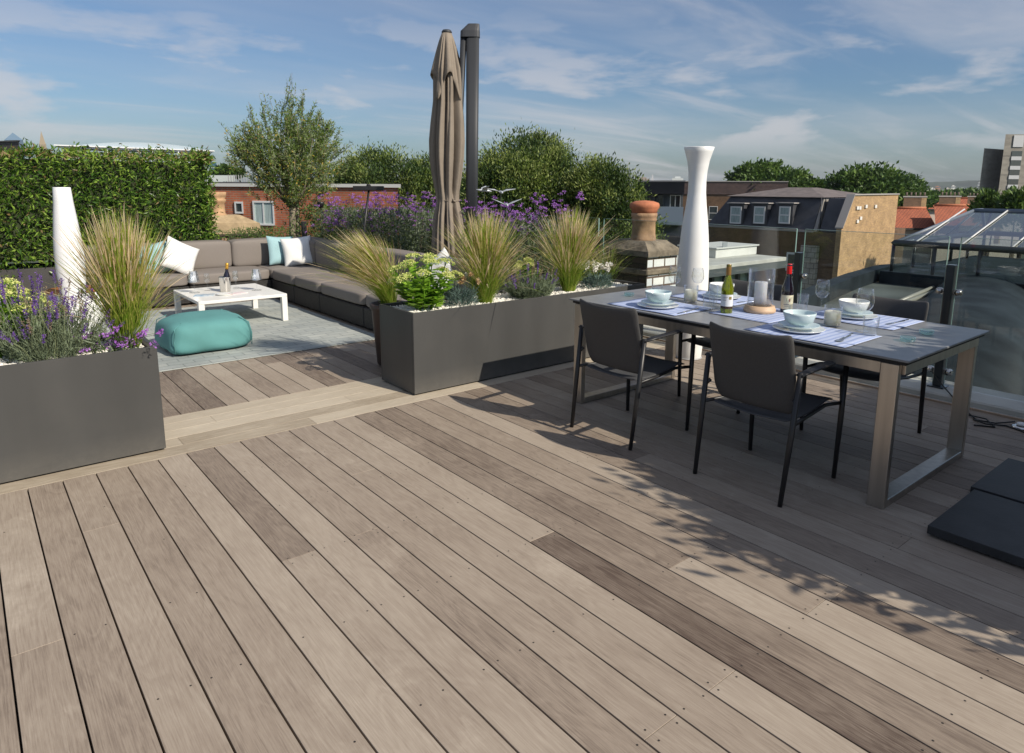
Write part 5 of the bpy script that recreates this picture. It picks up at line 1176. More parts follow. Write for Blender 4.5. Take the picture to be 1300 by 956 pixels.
# --- tower with pyramid top, flat dark building, spire
F = Facade(PD(8, 200, 3000), PD(32, 200, 3000)); b4 = thing('office_tower', 'far office tower with a pyramid top at the upper left', 'tower', tuple(F.o)); zt = F.zof(20, 178)
F.part(b4, 'shaft', lambda m: m.box(0, F.L, 0, F.L, GZ, zt), mat('tower_blue', (.13, .19, .26), .5)); zz = F.zof(19, 170)
F.part(b4, 'pyramid', lambda m: m.add([(0, 0, zt + .5), (F.L, 0, zt + .5), (F.L, F.L, zt + .5), (0, F.L, zt + .5), (F.L / 2, F.L / 2, zz + 8)], [(0, 1, 4), (1, 2, 4), (2, 3, 4), (3, 0, 4), (3, 2, 1, 0)]), mat('tower_pyramid', (.16, .25, .34), .4))
F = Facade(PD(-60, 200, 160), PD(26, 200, 150)); b5 = thing('dark_office_block', 'flat dark roofed office block at the left edge above the hedge', 'building', tuple(F.o)); F.part(b5, 'wall', lambda m: m.box(0, F.L, 0, 20, GZ, F.zof(10, 180)), mat('dark_brown_wall', (.08, .065, .06), .8)); F.part(b5, 'roof_slab', lambda m: m.box(-.5, F.L + .5, -.5, 20, F.zof(10, 180) + .01, F.zof(10, 178.5)), MATS['roof_felt'])
F = Facade(PD(50, 200, 420), PD(62, 200, 420)); b6 = thing('church', 'small stone church spire poking above the hedge at left', 'church', tuple(F.o)); c_ = F.L / 2; zt = F.zof(56, 183)
F.part(b6, 'tower', lambda m: m.box(c_ - 2.2, c_ + 2.2, 0, 4.4, GZ, zt), mat('church_stone', (.42, .34, .24), .8)); F.part(b6, 'spire', lambda m: m.add([(c_ - 2.0, .2, zt), (c_ + 2.0, .2, zt), (c_ + 2.0, 4.2, zt), (c_ - 2.0, 4.2, zt), (c_, 2.2, F.zof(55, 166))], [(0, 1, 4), (1, 2, 4), (2, 3, 4), (3, 0, 4)]), MATS['church_stone'])

# --- trees -----------------------------------------------------------
tg = [leafmat('tree_dark', (.035, .070, .016), (.06, .10, .022), .5, .2, .8), leafmat('tree_mid', (.11, .165, .028), (.18, .24, .042), .5, .25, .8), leafmat('tree_light', (.21, .27, .07), (.31, .35, .11), .55, .25, .8)]
tg2 = [leafmat('plane_dark', (.035, .075, .015), (.06, .11, .02), .5, .2, .3), leafmat('plane_mid', (.07, .14, .025), (.11, .19, .035), .5, .25, .3), leafmat('plane_light', (.12, .20, .04), (.18, .27, .06), .5, .25, .3)]
def tree(base_, blobs, n, LL, LW, label, mats_, seed, name='tree', group=None, trunk_r=.3, up=.9, zmin=None):
    """crown built from many leaves on overlapping lobes; blobs in world coordinates (x,y,z,rx,ry,rz)"""
    global rng; rng = np.random.default_rng(seed); t = thing(name, label, 'tree', base_, group=group); b0 = np.array(base_)
    m = MB(); topz = max(b[2] for b in blobs) - b0[2]; m.tube([(0, 0, 0), (.1, .05, topz * .4), (0, 0, topz * .75)], [trunk_r, trunk_r * .8, trunk_r * .4], 8)
    for b in blobs: m.tube([(0, 0, topz * .35), ((b[0] - b0[0]) * .5, (b[1] - b0[1]) * .5, topz * .55), (b[0] - b0[0], b[1] - b0[1], b[2] - b0[2])], [trunk_r * .4, trunk_r * .25, trunk_r * .1], 5)
    m.build('trunk', MATS['bark'], t); vol = np.array([b[3] * b[4] + b[3] * b[5] for b in blobs]); pick = rng.choice(len(blobs), n, p=vol / vol.sum()); Bq = np.array(blobs)[pick]
    # secondary clumps on each lobe's surface
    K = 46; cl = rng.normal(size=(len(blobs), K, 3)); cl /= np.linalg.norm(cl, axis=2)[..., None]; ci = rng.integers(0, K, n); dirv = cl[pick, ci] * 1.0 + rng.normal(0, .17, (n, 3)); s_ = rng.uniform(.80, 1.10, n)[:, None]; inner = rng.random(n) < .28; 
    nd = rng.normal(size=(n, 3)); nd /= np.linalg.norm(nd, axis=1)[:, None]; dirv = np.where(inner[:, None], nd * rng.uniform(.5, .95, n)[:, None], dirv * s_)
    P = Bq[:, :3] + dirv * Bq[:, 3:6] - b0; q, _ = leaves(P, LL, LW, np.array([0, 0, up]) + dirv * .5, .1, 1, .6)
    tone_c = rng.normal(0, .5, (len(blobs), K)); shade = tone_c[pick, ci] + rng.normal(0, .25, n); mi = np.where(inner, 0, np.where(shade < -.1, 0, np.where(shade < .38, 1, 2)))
    if zmin is not None: keep = (P[:, 2] + b0[2]) > zmin; q = q[keep]; mi = mi[keep]
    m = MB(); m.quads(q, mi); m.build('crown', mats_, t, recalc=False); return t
def lobes(spec, D):   # (px, py, width px, height px) lobes of a crown seen in the photo
    out = []
    for px, py, wp, hp, dd in spec:
        p = PD(px, py, D + dd); k = (D + dd) / FX; out.append((p.x, p.y, p.z, wp * k / 2, wp * k / 2, hp * k / 2))
    return out
def gb(px, D): p = PD(px, 240, D); return (p.x, p.y, GZ)
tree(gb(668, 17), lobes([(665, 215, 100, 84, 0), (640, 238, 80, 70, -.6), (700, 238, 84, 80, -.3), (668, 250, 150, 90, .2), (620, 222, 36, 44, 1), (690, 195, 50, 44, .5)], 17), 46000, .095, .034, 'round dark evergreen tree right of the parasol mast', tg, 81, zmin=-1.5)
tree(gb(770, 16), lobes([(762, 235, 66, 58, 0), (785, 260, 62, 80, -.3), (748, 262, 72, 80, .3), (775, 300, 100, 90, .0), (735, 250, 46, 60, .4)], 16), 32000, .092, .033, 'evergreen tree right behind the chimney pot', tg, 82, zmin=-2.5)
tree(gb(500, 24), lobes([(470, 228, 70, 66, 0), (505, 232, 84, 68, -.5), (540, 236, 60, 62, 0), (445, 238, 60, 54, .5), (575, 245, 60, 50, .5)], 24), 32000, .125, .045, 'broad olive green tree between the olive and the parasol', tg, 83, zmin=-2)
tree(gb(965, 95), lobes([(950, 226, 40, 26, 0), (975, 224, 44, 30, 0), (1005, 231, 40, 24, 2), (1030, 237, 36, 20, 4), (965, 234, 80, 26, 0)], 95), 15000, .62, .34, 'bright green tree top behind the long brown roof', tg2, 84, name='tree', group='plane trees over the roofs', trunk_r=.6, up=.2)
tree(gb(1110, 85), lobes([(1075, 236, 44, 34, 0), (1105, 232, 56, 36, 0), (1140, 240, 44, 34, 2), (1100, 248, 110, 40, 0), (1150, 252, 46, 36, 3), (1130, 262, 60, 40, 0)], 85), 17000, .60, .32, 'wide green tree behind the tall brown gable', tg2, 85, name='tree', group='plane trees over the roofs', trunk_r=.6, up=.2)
tree(gb(1262, 48), lobes([(1255, 262, 26, 30, 0), (1263, 270, 40, 26, 0)], 48), 3000, .42, .2, 'small leafy tree between the red roofs and the concrete tower', tg2, 86, trunk_r=.3, group='trees right of the red roofs')
tree(gb(1296, 46), lobes([(1290, 262, 34, 34, 0), (1310, 262, 40, 44, 0)], 46), 3600, .42, .2, 'leafy tree at the right edge in front of the concrete tower', tg2, 87, trunk_r=.3, group='trees right of the red roofs')
tree(gb(290, 120), lobes([(285, 219, 22, 10, 0), (300, 222, 16, 8, 0)], 120), 900, .9, .5, 'small distant tree between the hedge and the olive tree', tg2, 88, trunk_r=.4)
for i, (px, py, wp, hp, D, lb) in enumerate(((1215, 252, 60, 12, 260, 'long dark tree belt'), (1195, 255, 50, 12, 180, 'dark round tree'), (1240, 252, 30, 14, 200, 'darker tree left of the concrete tower'), (1172, 264, 36, 22, 120, 'tree right of the tall gable'))):
    tree(gb(px, D), lobes([(px, py, wp, hp, 0), (px - wp * .3, py + 3, wp * .5, hp, 2), (px + wp * .3, py + 2, wp * .5, hp, 2)], D), 2600, D * .009, D * .005, lb + ' in front of the far skyline', tg2, 90 + i, name='tree', group='trees before the skyline', trunk_r=.5, up=.2)

# --- long brown building with a dark modern end
tilem = brickmat('purple_tile', (.115, .075, .068), (.085, .058, .055), (.05, .038, .035), bw=.3, bh=.18, msize=.02, var=.2); brownb = brickmat('brown_brick', (.17, .095, .05), (.115, .065, .035), (.12, .085, .06), bw=.225, bh=.075, var=.3)
F = Facade(PD(862, 250, 92), PD(998, 250, 88)); lb_ = thing('long_brick_building', 'long brown brick building with purple tiled parapet behind the white lamp', 'building', tuple(F.o)); z1 = F.zof(930, 231); z0 = F.zof(930, 247)
F.part(lb_, 'wall', lambda m: m.box(0, F.L, 0, 12, GZ, z0), brownb, uv=True); F.part(lb_, 'tiled_parapet', lambda m: m.box(-.1, F.L + .1, -.12, 12, z0 + .01, z1), tilem, uv=True); F.part(lb_, 'coping', lambda m: m.box(-.15, F.L + .15, -.2, .3, z1 + .005, z1 + .12), mat('grey_coping', (.35, .33, .31), .8))
win(F, lb_, 901, 262, 912, 279, white_f, pane_d, bars=1)
F = Facade(PD(806, 250, 50), PD(868, 250, 48)); mbld = thing('modern_block', 'dark modern block with white balconies behind the chimney pot', 'building', tuple(F.o)); z1 = F.zof(830, 231); 
F.part(mbld, 'fascia', lambda m: m.box(0, F.L, -.6, 8, F.zof(830, 246), z1), mat('black_cladding', (.020, .018, .020), .5), uv=False); F.part(mbld, 'roof_edge', lambda m: m.box(-.05, F.L + .05, -.65, 8, z1 + .005, z1 + .1), MATS['grey_coping'])
F.part(mbld, 'wall', lambda m: m.box(0, F.L, 1.2, 8, GZ, F.zof(830, 246) - .01), mat('shadow_grey_wall', (.10, .115, .13), .6)); F.part(mbld, 'balcony', lambda m: [m.box(F.uof(816), F.uof(868), -.6, -.5, F.zof(840, 284), F.zof(840, 262)), m.box(F.uof(816), F.uof(868), -.49, 1.19, F.zof(840, 285), F.zof(840, 284) - .01)], mat('balcony_panel', (.40, .46, .50), .4))
for x0, x1 in ((820, 831), (834, 843), (851, 865)):
    wo = F.window(mbld, F.uof(x0), F.uof(x1), F.zof(840, 270), F.zof(840, 247.5), white_f if x0 > 845 else MATS['shadow_grey_wall'], pane_d, bars=0, vb=1 if x0 > 845 else 0, depth=1.1)
F.part(mbld, 'lower_balcony', lambda m: m.box(F.uof(812), F.uof(868), -.3, 1.1, F.zof(840, 312), F.zof(840, 300)), MATS['black_cladding'])
# rooftop clutter on the skyline
for px, top, wpx, D, lb, c in ((828, 222, 3, 300, 'thin white tower with mast on the skyline left of the lamp', (.5, .5, .52)), (797, 205, 1.5, 150, 'slim lamp mast on the skyline', (.35, .36, .38)), (817, 225, 14, 240, 'cluttered brown rooftop on the skyline left of the lamp', (.30, .25, .22)), (860, 224, 14, 200, 'white plant room on the skyline left of the white lamp', (.5, .53, .53)), (893, 228, 6, 190, 'small white plant room on the skyline right of the white lamp', (.5, .53, .53))):
    F2 = Facade(PD(px - wpx / 2, 235, D), PD(px + wpx / 2, 235, D)); o = thing('skyline_mast' if wpx < 5 else 'rooftop_plant_room', lb, 'mast' if wpx < 5 else 'building', tuple(F2.o)); mm = mat('skyline_%d' % px, c, .7); L2 = F2.L; zt = F2.zof(px, top)
    F2.part(o, 'body', lambda m: m.box(0, L2, 0, L2, GZ, zt - (zt - F2.zof(px, 232)) * (.45 if wpx < 5 else .25)), mm); F2.part(o, 'top', lambda m: m.box(L2 * .25, L2 * .75, L2 * .25, L2 * .75, zt - (zt - F2.zof(px, 232)) * (.45 if wpx < 5 else .25) + .01, zt), mm)

# --- mansard roofed house with golden brick gable
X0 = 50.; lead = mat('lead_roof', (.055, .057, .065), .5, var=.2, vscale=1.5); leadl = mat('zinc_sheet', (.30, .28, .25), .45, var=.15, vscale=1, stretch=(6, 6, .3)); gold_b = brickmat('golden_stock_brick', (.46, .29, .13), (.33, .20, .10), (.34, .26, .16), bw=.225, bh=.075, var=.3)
def yx(px): d = ray(px, 270); return X0 * d[1] / d[0]
yl, yr = yx(897), yx(1033); H_ = thing('mansard_house', 'brown brick house with lead mansard roof and three white dormer windows', 'house', (X0, yr, 0)); zb = PX(960, 288, X0).z; zt = PX(980, 250, X0).z
def loc_(m): m.v = [v - np.array([X0, yr, 0]) for v in m.v]; return m
m = MB(); yc = PX(1064, 290, X0).y; m.box(X0, X0 + 12, yc, yl + 1, GZ, zb - .16); loc_(m).build('wall', brownb, H_, uv=True)
ylt = PX(928, 250, X0 + 1.2).y; m = MB(); m.loft([(X0 + .05, yr, zb - .15), (X0 + 12, yr, zb - .15), (X0 + 12, yl, zb - .15), (X0 + .05, yl, zb - .15)], [(X0 + 1.2, yr + .05, zt), (X0 + 11, yr + .05, zt), (X0 + 11, ylt, zt), (X0 + 1.2, ylt, zt)]); loc_(m).build('mansard_roof', lead, H_)
m = MB(); zr = zt + .75; m.loft([(X0 + .9, yr - .3, zt + .01), (X0 + 11, yr - .3, zt + .01), (X0 + 11, ylt + .3, zt + .01), (X0 + .9, ylt + .3, zt + .01)], [(X0 + 5, yr + 3, zr), (X0 + 6, yr + 3, zr), (X0 + 6, ylt - 3, zr), (X0 + 5, ylt - 3, zr)]); loc_(m).build('hip_roof', mat('grey_slate', (.15, .125, .115), .7, var=.2, vscale=2), H_)
m = MB(); m.box(X0 - .08, X0 + .04, yr - .1, yl + .1, zb - .20, zb - .05); loc_(m).build('eaves_gutter', MATS['grey_coping'], H_)
for x0, x1 in ((928, 942), (958, 972), (990, 1004)):
    ya, yb = PX(x0, 262, X0 + .15).y, PX(x1, 262, X0 + .15).y; za, zc_ = PX((x0 + x1) / 2, 284, X0 + .15).z, PX((x0 + x1) / 2, 262, X0 + .15).z
    m = MB(); m.box(X0 + .16, X0 + 1.2, yb - .18, ya + .18, za - .1, zc_ + .22); dm = loc_(m).build('dormer', lead, H_)
    m = MB(); m.box(X0 + .0, X0 + 1.3, yb - .32, ya + .30, zc_ + .225, zc_ + .30); loc_(m).build('dormer_roof', MATS['grey_coping'], dm)
    m = MB(); f_ = .11; m.box(X0 + .09, X0 + .159, yb, yb + f_, za, zc_); m.box(X0 + .09, X0 + .159, ya - f_, ya, za, zc_); m.box(X0 + .09, X0 + .159, yb + f_ + .001, ya - f_ - .001, za, za + f_); m.box(X0 + .09, X0 + .159, yb + f_ + .001, ya - f_ - .001, zc_ - f_, zc_); zm = (za + zc_) / 2; m.box(X0 + .09, X0 + .159, yb + f_ + .001, ya - f_ - .001, zm - .05, zm + .05); wf = loc_(m).build('window', white_f, dm)
    m = MB(); m.box(X0 + .11, X0 + .15, yb + .05, ya - .05, za + .05, zc_ - .05); loc_(m).build('pane', pane_c, wf)
# -Y side: sunlit zinc cheek with standing seams, dark valley, then the gable wall
m = MB(); xr = PY(1060, 270, yr).x
m.loft([(X0 + .1, yr - .02, zb - .15), (xr + .3, yr - .02, zb - .15), (xr + .3, yr - .3, zb - .15), (X0 + .1, yr - .3, zb - .15)], [(X0 + 1.2, yr - .02, zt), (xr + .3, yr - .02, zt), (xr + .3, yr - .12, zt), (X0 + 1.2, yr - .12, zt)]); cheek = loc_(m).build('zinc_cheek', leadl, H_)
m = MB()
for k in range(5): q_ = .12 + .19 * k; xa = X0 + .1 + (xr + .2 - X0) * q_; m.tube([(xa, yr - .33, zb - .12), (xa + .2, yr - .15, zt)], .035, 5)
loc_(m).build('standing_seam', lead, cheek)
gy0 = yc - .02
pts = [PY(1064, 290, gy0), PY(1077, 248, gy0), PY(1134, 247, gy0)]; xe = pts[2].x
m = MB(); zlo = GZ; P2 = [(pts[0].x - .3, zlo), (pts[0].x - .3, pts[0].z), (pts[1].x, pts[1].z), (xe, pts[2].z), (xe, zlo)]
def gab(m, P2, y0, y1): n_ = len(P2); m.add([(a, y0, b_) for a, b_ in P2] + [(a, y1, b_) for a, b_ in P2], [tuple(range(n_)), tuple(range(n_, 2 * n_))[::-1]] + [(i, n_ + i, n_ + (i + 1) % n_, (i + 1) % n_) for i in range(n_)])
G_ = thing('gable_house', 'tall golden brick gable wall lit by the sun right of the mansard roof', 'house', (pts[0].x, gy0, 0)); m = MB(); gab(m, P2, gy0 - .4, gy0 - .02); m.v = [v - np.array(G_.location) for v in m.v]; m.build('gable_wall', gold_b, G_, uv=True)
m = MB(); dz = .09
for (a, b_) in ((P2[1], P2[2]), (P2[2], P2[3])):
    m.add([(a[0], gy0 - .5, a[1] + .005), (b_[0], gy0 - .5, b_[1] + .005), (b_[0], gy0 + .1, b_[1] + .005), (a[0], gy0 + .1, a[1] + .005), (a[0], gy0 - .5, a[1] + dz), (b_[0], gy0 - .5, b_[1] + dz), (b_[0], gy0 + .1, b_[1] + dz), (a[0], gy0 + .1, a[1] + dz)], [(3, 2, 1, 0), (4, 5, 6, 7), (0, 1, 5, 4), (2, 3, 7, 6), (1, 2, 6, 5), (0, 4, 7, 3)])
m.v = [v - np.array(G_.location) for v in m.v]; m.build('coping', MATS['grey_coping'], G_)
m = MB(); m.loft([(P2[1][0] + .6, gy0 + .01, zb - .1), (xe - .3, gy0 + .01, zb - .1), (xe - .3, yr - .45, zb - .1), (P2[1][0] + .6, yr - .45, zb - .1)], [(P2[1][0] + 1.6, gy0 + .01, pts[1].z - .25), (xe - .3, gy0 + .01, pts[1].z - .25), (xe - .3, yr - .45, pts[1].z - .25), (P2[1][0] + 1.6, yr - .45, pts[1].z - .25)]); m.v = [v - np.array(G_.location) for v in m.v]; m.build('valley_roof', lead, G_)
m = MB()
for px, py in ((1088, 264), (1091, 264), (1099, 262), (1111, 262), (1092, 277), (1088, 281)): q_ = PY(px, py, gy0 - .42); m.box(q_.x - .16, q_.x + .16, q_.y - .08, q_.y + .01, q_.z - .12, q_.z + .12)
m.v = [v - np.array(G_.location) for v in m.v]; m.build('wall_vents', stone_w, G_)
m = MB(); a = PX(1016, 320, X0 - .5); b_ = PX(1036, 320, X0 - .5); zt2 = PX(1026, 312, X0 - .5).z; m.box(X0 - .5, X0 - .02, b_.y, a.y, GZ, zt2); loc_(m).build('rear_extension', brickmat('pale_panel', (.42, .38, .32), (.36, .34, .30), (.2, .18, .16), bw=.6, bh=.4, msize=.03), H_, uv=True)
a = PX(999, 320, X0 - .1); b_ = PX(1013, 345, X0 - .1); m = MB(); m.box(X0 - .12, X0 - .01, b_.y, a.y, b_.z, a.z); wf = loc_(m).build('window', white_f, H_); m = MB(); m.box(X0 - .14, X0 - .121, b_.y + .15, a.y - .15, b_.z + .15, a.z - .15); loc_(m).build('pane', pane_d, wf)

# --- white roof box, canopy and glazed pavilion just beyond the glass
Ya = 12.2; ca = PY(886, 345, Ya); cb = PY(998, 334, Ya); zc1 = ca.z
pv = thing('glazed_pavilion', 'pale green glazed pavilion with grey canopy roof seen through the balustrade', 'pavilion', (ca.x, Ya, 0))
def lp(m): m.v = [v - np.array([ca.x, Ya, 0]) for v in m.v]; return m
m = MB(); m.box(ca.x - 2.5, cb.x, Ya, Ya + 3.2, zc1 + .01, zc1 + .14, b=.01); lp(m).build('canopy_roof', mat('light_membrane', (.42, .43, .40), .7, var=.15, vscale=2), pv)
m = MB(); m.box(ca.x - 2.5, cb.x + .005, Ya - .03, Ya + 3.2, zc1 - .22, zc1 + .008); lp(m).build('fascia', mat('dark_fascia', (.07, .085, .09), .5), pv)
m = MB(); m.box(ca.x - 2.4, cb.x - 1.3, Ya + .55, Ya + .60, GZ, zc1 - .23); lp(m).build('glass_wall', mat('green_glazing', (.42, .56, .50), .12, var=.15, vscale=1.2, coat=.6), pv)
m = MB()
for q_ in np.linspace(ca.x - 2.2, cb.x - 1.4, 9): m.box(q_ - .07, q_ + .07, Ya + .44, Ya + .549, GZ, zc1 - .235)
m.box(cb.x - 1.29, cb.x - 1.1, Ya + .5, Ya + 3, GZ, zc1 - .23); lp(m).build('mullions', MATS['dark_fascia'], pv)
a = PY(908, 335, Ya + 1.2); b_ = PY(960, 327, Ya + 1.2); zt3 = PY(934, 312.5, Ya + 1.2).z
bx = thing('rooftop_box', 'white flat topped plant box standing on the pavilion roof', 'roof box', (a.x, Ya + 1.2, zc1 + .141)); m = MB(); m.box(0, b_.x - a.x, 0, 1.5, 0, zt3 - zc1 - .19, b=.01); m.build('box_wall', mat('white_render', (.62, .63, .60), .6, var=.06, vscale=2), bx)
m = MB(); m.box(-.06, b_.x - a.x + .06, -.06, 1.56, zt3 - zc1 - .189, zt3 - zc1 - .14, b=.005); m.build('lid', mat('pale_membrane', (.50, .52, .50), .7), bx)
m = MB(); m.box(.35, .62, -.02, -.001, .30, .52); m.build('vent', mat('vent_grey', (.25, .28, .30), .6), bx)

# --- curved zinc roof beyond the glass, and the glass roof lantern
zincr = mat('aged_zinc', (.085, .10, .096), .60, var=.30, vscale=.8, bump=.05, bscale=10, spec=.12); zincd = mat('dark_zinc', (.022, .030, .036), .6, var=.35, vscale=1.5, spec=.10)
zn = thing('zinc_roof', 'grey zinc roof with standing seams below the terrace beyond the glass', 'roof', (6.5, 3, -1.0))
def lz(m): m.v = [v - np.array([6.5, 3, -1.0]) for v in m.v]; return m
zr = -.95; edge_pts = [PZ(x, y, zr) for x, y in ((985, 430), (1010, 408), (1050, 384), (1090, 366), (1128, 353), (1175, 349))]
pl = [(p.x, p.y) for p in edge_pts]; far = [PZ(1300, 355, zr), PZ(1420, 360, zr)]
poly = [(6.3, pl[0][1] + .2)] + pl + [(p.x, p.y) for p in far] + [(14, -8), (6.3, -8)]
m = MB(); m.prism(poly, zr - .3, zr); lz(m).build('roof_sheet', zincr, zn)
m = MB()
for i in range(len(pl) - 1):
    a, b_ = Vector((*pl[i], 0)), Vector((*pl[i + 1], 0)); d = (b_ - a).normalized(); nn = Vector((-d.y, d.x, 0)); q_ = [a, b_, b_ + nn * .35, a + nn * .35]
    m.add([(p.x, p.y, zr + .001) for p in q_] + [(p.x, p.y, zr + .34) for p in q_], [(3, 2, 1, 0), (4, 5, 6, 7), (0, 1, 5, 4), (1, 2, 6, 5), (2, 3, 7, 6), (3, 0, 4, 7)])
lz(m).build('upstand', zincd, zn)
m = MB()
for (x0, y0, x1, y1) in ((1100, 405, 1185, 372), (1215, 425, 1262, 372), (1140, 385, 1195, 362)):
    a, b_ = PZ(x0, y0, zr), PZ(x1, y1, zr); m.tube([(a.x, a.y, zr + .03), (b_.x, b_.y, zr + .03)], .05, 8)
lz(m).build('roll_seam', mat('zinc_light', (.24, .25, .22), .4), zn)
# low barrel vault with dark lead sheets between the seams
m = MB(); ax0 = PZ(1195, 470, zr); ax1 = PZ(1252, 362, zr); d = Vector((ax1.x - ax0.x, ax1.y - ax0.y, 0)); u_ = d.normalized(); nn = Vector((-u_.y, u_.x, 0)); a0 = Vector((ax0.x, ax0.y, zr)) - u_ * 2; Lb = d.length + 1.2; rows = []
for i in range(2):
    c = a0 + u_ * (Lb * i)
    rows += [tuple(c + nn * (-.95 * math.cos(q_)) + Vector((0, 0, .42 * math.sin(q_) + .002))) for q_ in np.linspace(0, math.pi, 15)]
m.add(rows, [(i, i + 1, 16 + i, 15 + i) for i in range(14)] + [tuple(range(15)), tuple(range(15, 30))[::-1]], 0, True); lz(m).build('barrel_vault', zincd, zn)
gl = thing('roof_lantern', 'big hipped glass roof lantern with white glazing bars on the right', 'roof lantern', (14, 5, 0))
D0 = 15.5; c0 = PD(1128, 330, 17.5); zE = PD(1190, 309, 16).z
# plan: eaves corner near-left, runs right (towards -Y) and away (+X)
e0 = PZ(1150, 317.0, zE) if False else None
CLx, CLy = PD(1140, 310, 17).x, PD(1140, 310, 17).y; zE = PD(1140, 310, 17).z
p0_, p1_ = PD(1135, 308, 18), PD(1300, 318, 16.0); CLx, CLy = p0_.x, p0_.y; zE = (p0_.z + p1_.z) / 2
dirE = Vector((0, -1, 0)); away = Vector((-dirE.y, dirE.x, 0)); away = away if away.dot(Vector((CLx, CLy, 0))) > 0 else -away
C0 = Vector((CLx, CLy, 0)); Lg = 9.; Wg = 7.; zB = zE - .75
def lg(m): m.v = [v - np.array([14, 5, 0]) for v in m.v]; return m
def cp(a, b_, z): p = C0 + dirE * a + away * b_; return (p.x, p.y, z)
dr = ray(1242, 267); A2 = np.array([[dr[0], -dirE.x], [dr[1], -dirE.y]]); cc = C0 + away * Wg / 2; kk, ci_ = np.linalg.solve(A2, [cc.x, cc.y]); zR = EYE + kk * dr[2]; Wh = Wg / 2
E4 = [cp(0, 0, zE), cp(Lg, 0, zE), cp(Lg, Wg, zE), cp(0, Wg, zE)]; R4 = [cp(ci_, Wh - .35, zR), cp(Lg - 2, Wh - .35, zR), cp(Lg - 2, Wh + .35, zR), cp(ci_, Wh + .35, zR)]
glz = glassmat('lantern_glass', (.80, .87, .87), 1.5, .04, .20)
m = MB()
for i in range(4): j = (i + 1) % 4; m.add([E4[i], E4[j], R4[j], R4[i]], [(0, 1, 2, 3)])
lg(m).build('roof_glazing', glz, gl)
m = MB()
for k in range(9):
    a = .5 + k * 1.05
    if a > Lg - .3: break
    f_ = 1.; ta = a + .35
    if ta < ci_: f_ = max(.15, ta / ci_)
    e_ = cp(a, 0, zE + .03); q_ = cp(min(a + .05 * f_, Lg), (Wh - .35) * f_, zE + .03 + (zR - zE) * f_); m = MB(); m.tube([e_, q_], .022, 6); lg(m).build('glazing_bar', mat('white_bar', (.62, .63, .62), .4), gl)
for k in range(1, 4): b_ = Wg * k / 4; f_ = 1 - abs(b_ - Wh) / Wh; m = MB(); m.tube([cp(0, b_, zE + .03), cp(ci_ * max(f_, .3), b_, zE + .03 + (zR - zE) * max(f_, .3))], .032, 6); lg(m).build('glazing_bar', MATS['white_bar'], gl)

m = MB()
for i in range(4): m.tube([R4[i], R4[(i + 1) % 4]], .06, 6); m.tube([E4[i], R4[i]], .045, 6)
lg(m).build('ridge_and_hips', mat('blue_grey_metal', (.13, .16, .20), .4), gl)
m = MB()
for i in range(4): m.tube([E4[i], E4[(i + 1) % 4]], .08, 4)
for i in range(4):
    a_0, b_0 = Vector(E4[i]), Vector(E4[(i + 1) % 4]); nb = 9 if i % 2 == 0 else 5
    for k in range(nb): p = a_0 + (b_0 - a_0) * k / nb; m.tube([(p.x, p.y, zB), (p.x, p.y, zE - .05)], .045, 4)
lg(m).build('eaves_frame', mat('lantern_dark', (.03, .035, .04), .4), gl)
m = MB()
for i in range(4):
    p, q_ = E4[i], E4[(i + 1) % 4]; m.add([(p[0], p[1], zB), (q_[0], q_[1], zB), (q_[0], q_[1], zE - .06), (p[0], p[1], zE - .06)], [(0, 1, 2, 3)])
lg(m).build('side_glazing', glassmat('lantern_side', (.75, .82, .80), 1.5, .02, .10), gl)
m = MB(); m.prism([cp(-.2, -.2, 0)[:2], cp(Lg, -.2, 0)[:2], cp(Lg, Wg, 0)[:2], cp(-.2, Wg, 0)[:2]], zr - .5, zB - .005); lg(m).build('curb', zincd, gl)
# --- white pipe stub left of the lantern
# --- red roofs
redt = brickmat('red_roof_tile', (.36, .105, .05), (.29, .085, .042), (.16, .05, .03), bw=.25, bh=.2, msize=.02, var=.15); pinkw = mat('pale_pink_wall', (.55, .44, .38), .8)
def terr(x0, x1, D, yt, ye, lb, x2, x3):
    """house with its ridge parallel to the picture: eaves x0..x1, ridge x2..x3"""
    F = Facade(PD(x0, 280, D), PD(x1, 280, D)); zr_, ze = F.zof((x0 + x1) / 2, yt), F.zof((x0 + x1) / 2, ye); h = thing('red_roofed_house', lb, 'house', tuple(F.o), group='red tiled houses'); u2, u3 = F.uof(x2), F.uof(x3); dp = (zr_ - ze) * 1.2
    F.part(h, 'roof', lambda m: m.add([(-.3, -.4, ze), (F.L + .3, -.4, ze), (u3, dp, zr_), (u2, dp, zr_), (-.3, dp * 2, ze), (F.L + .3, dp * 2, ze)], [(0, 1, 2, 3), (3, 2, 5, 4), (0, 3, 4), (1, 5, 2), (4, 5, 1, 0)]), redt, uv=True)
    F.part(h, 'wall', lambda m: m.box(0, F.L, 0, dp * 1.6, GZ, ze - .05), pinkw); F.part(h, 'ridge_tiles', lambda m: m.tube([(u2, dp, zr_ + .05), (u3, dp, zr_ + .05)], .14, 6), MATS['terracotta'])
    F.part(h, 'gutter', lambda m: m.box(-.35, F.L + .35, -.55, -.41, ze - .12, ze + .05), MATS['black_matt'])
terr(1139, 1187, 62, 265.5, 290, 'red tiled roof nearest the golden gable', 1134, 1178)
terr(1193, 1262, 60, 262, 287, 'long red tiled roof left above the glass lantern', 1186, 1240)
terr(1178, 1300, 92, 252, 266, 'red tiled roof farther back behind the brick chimneys', 1200, 1290)
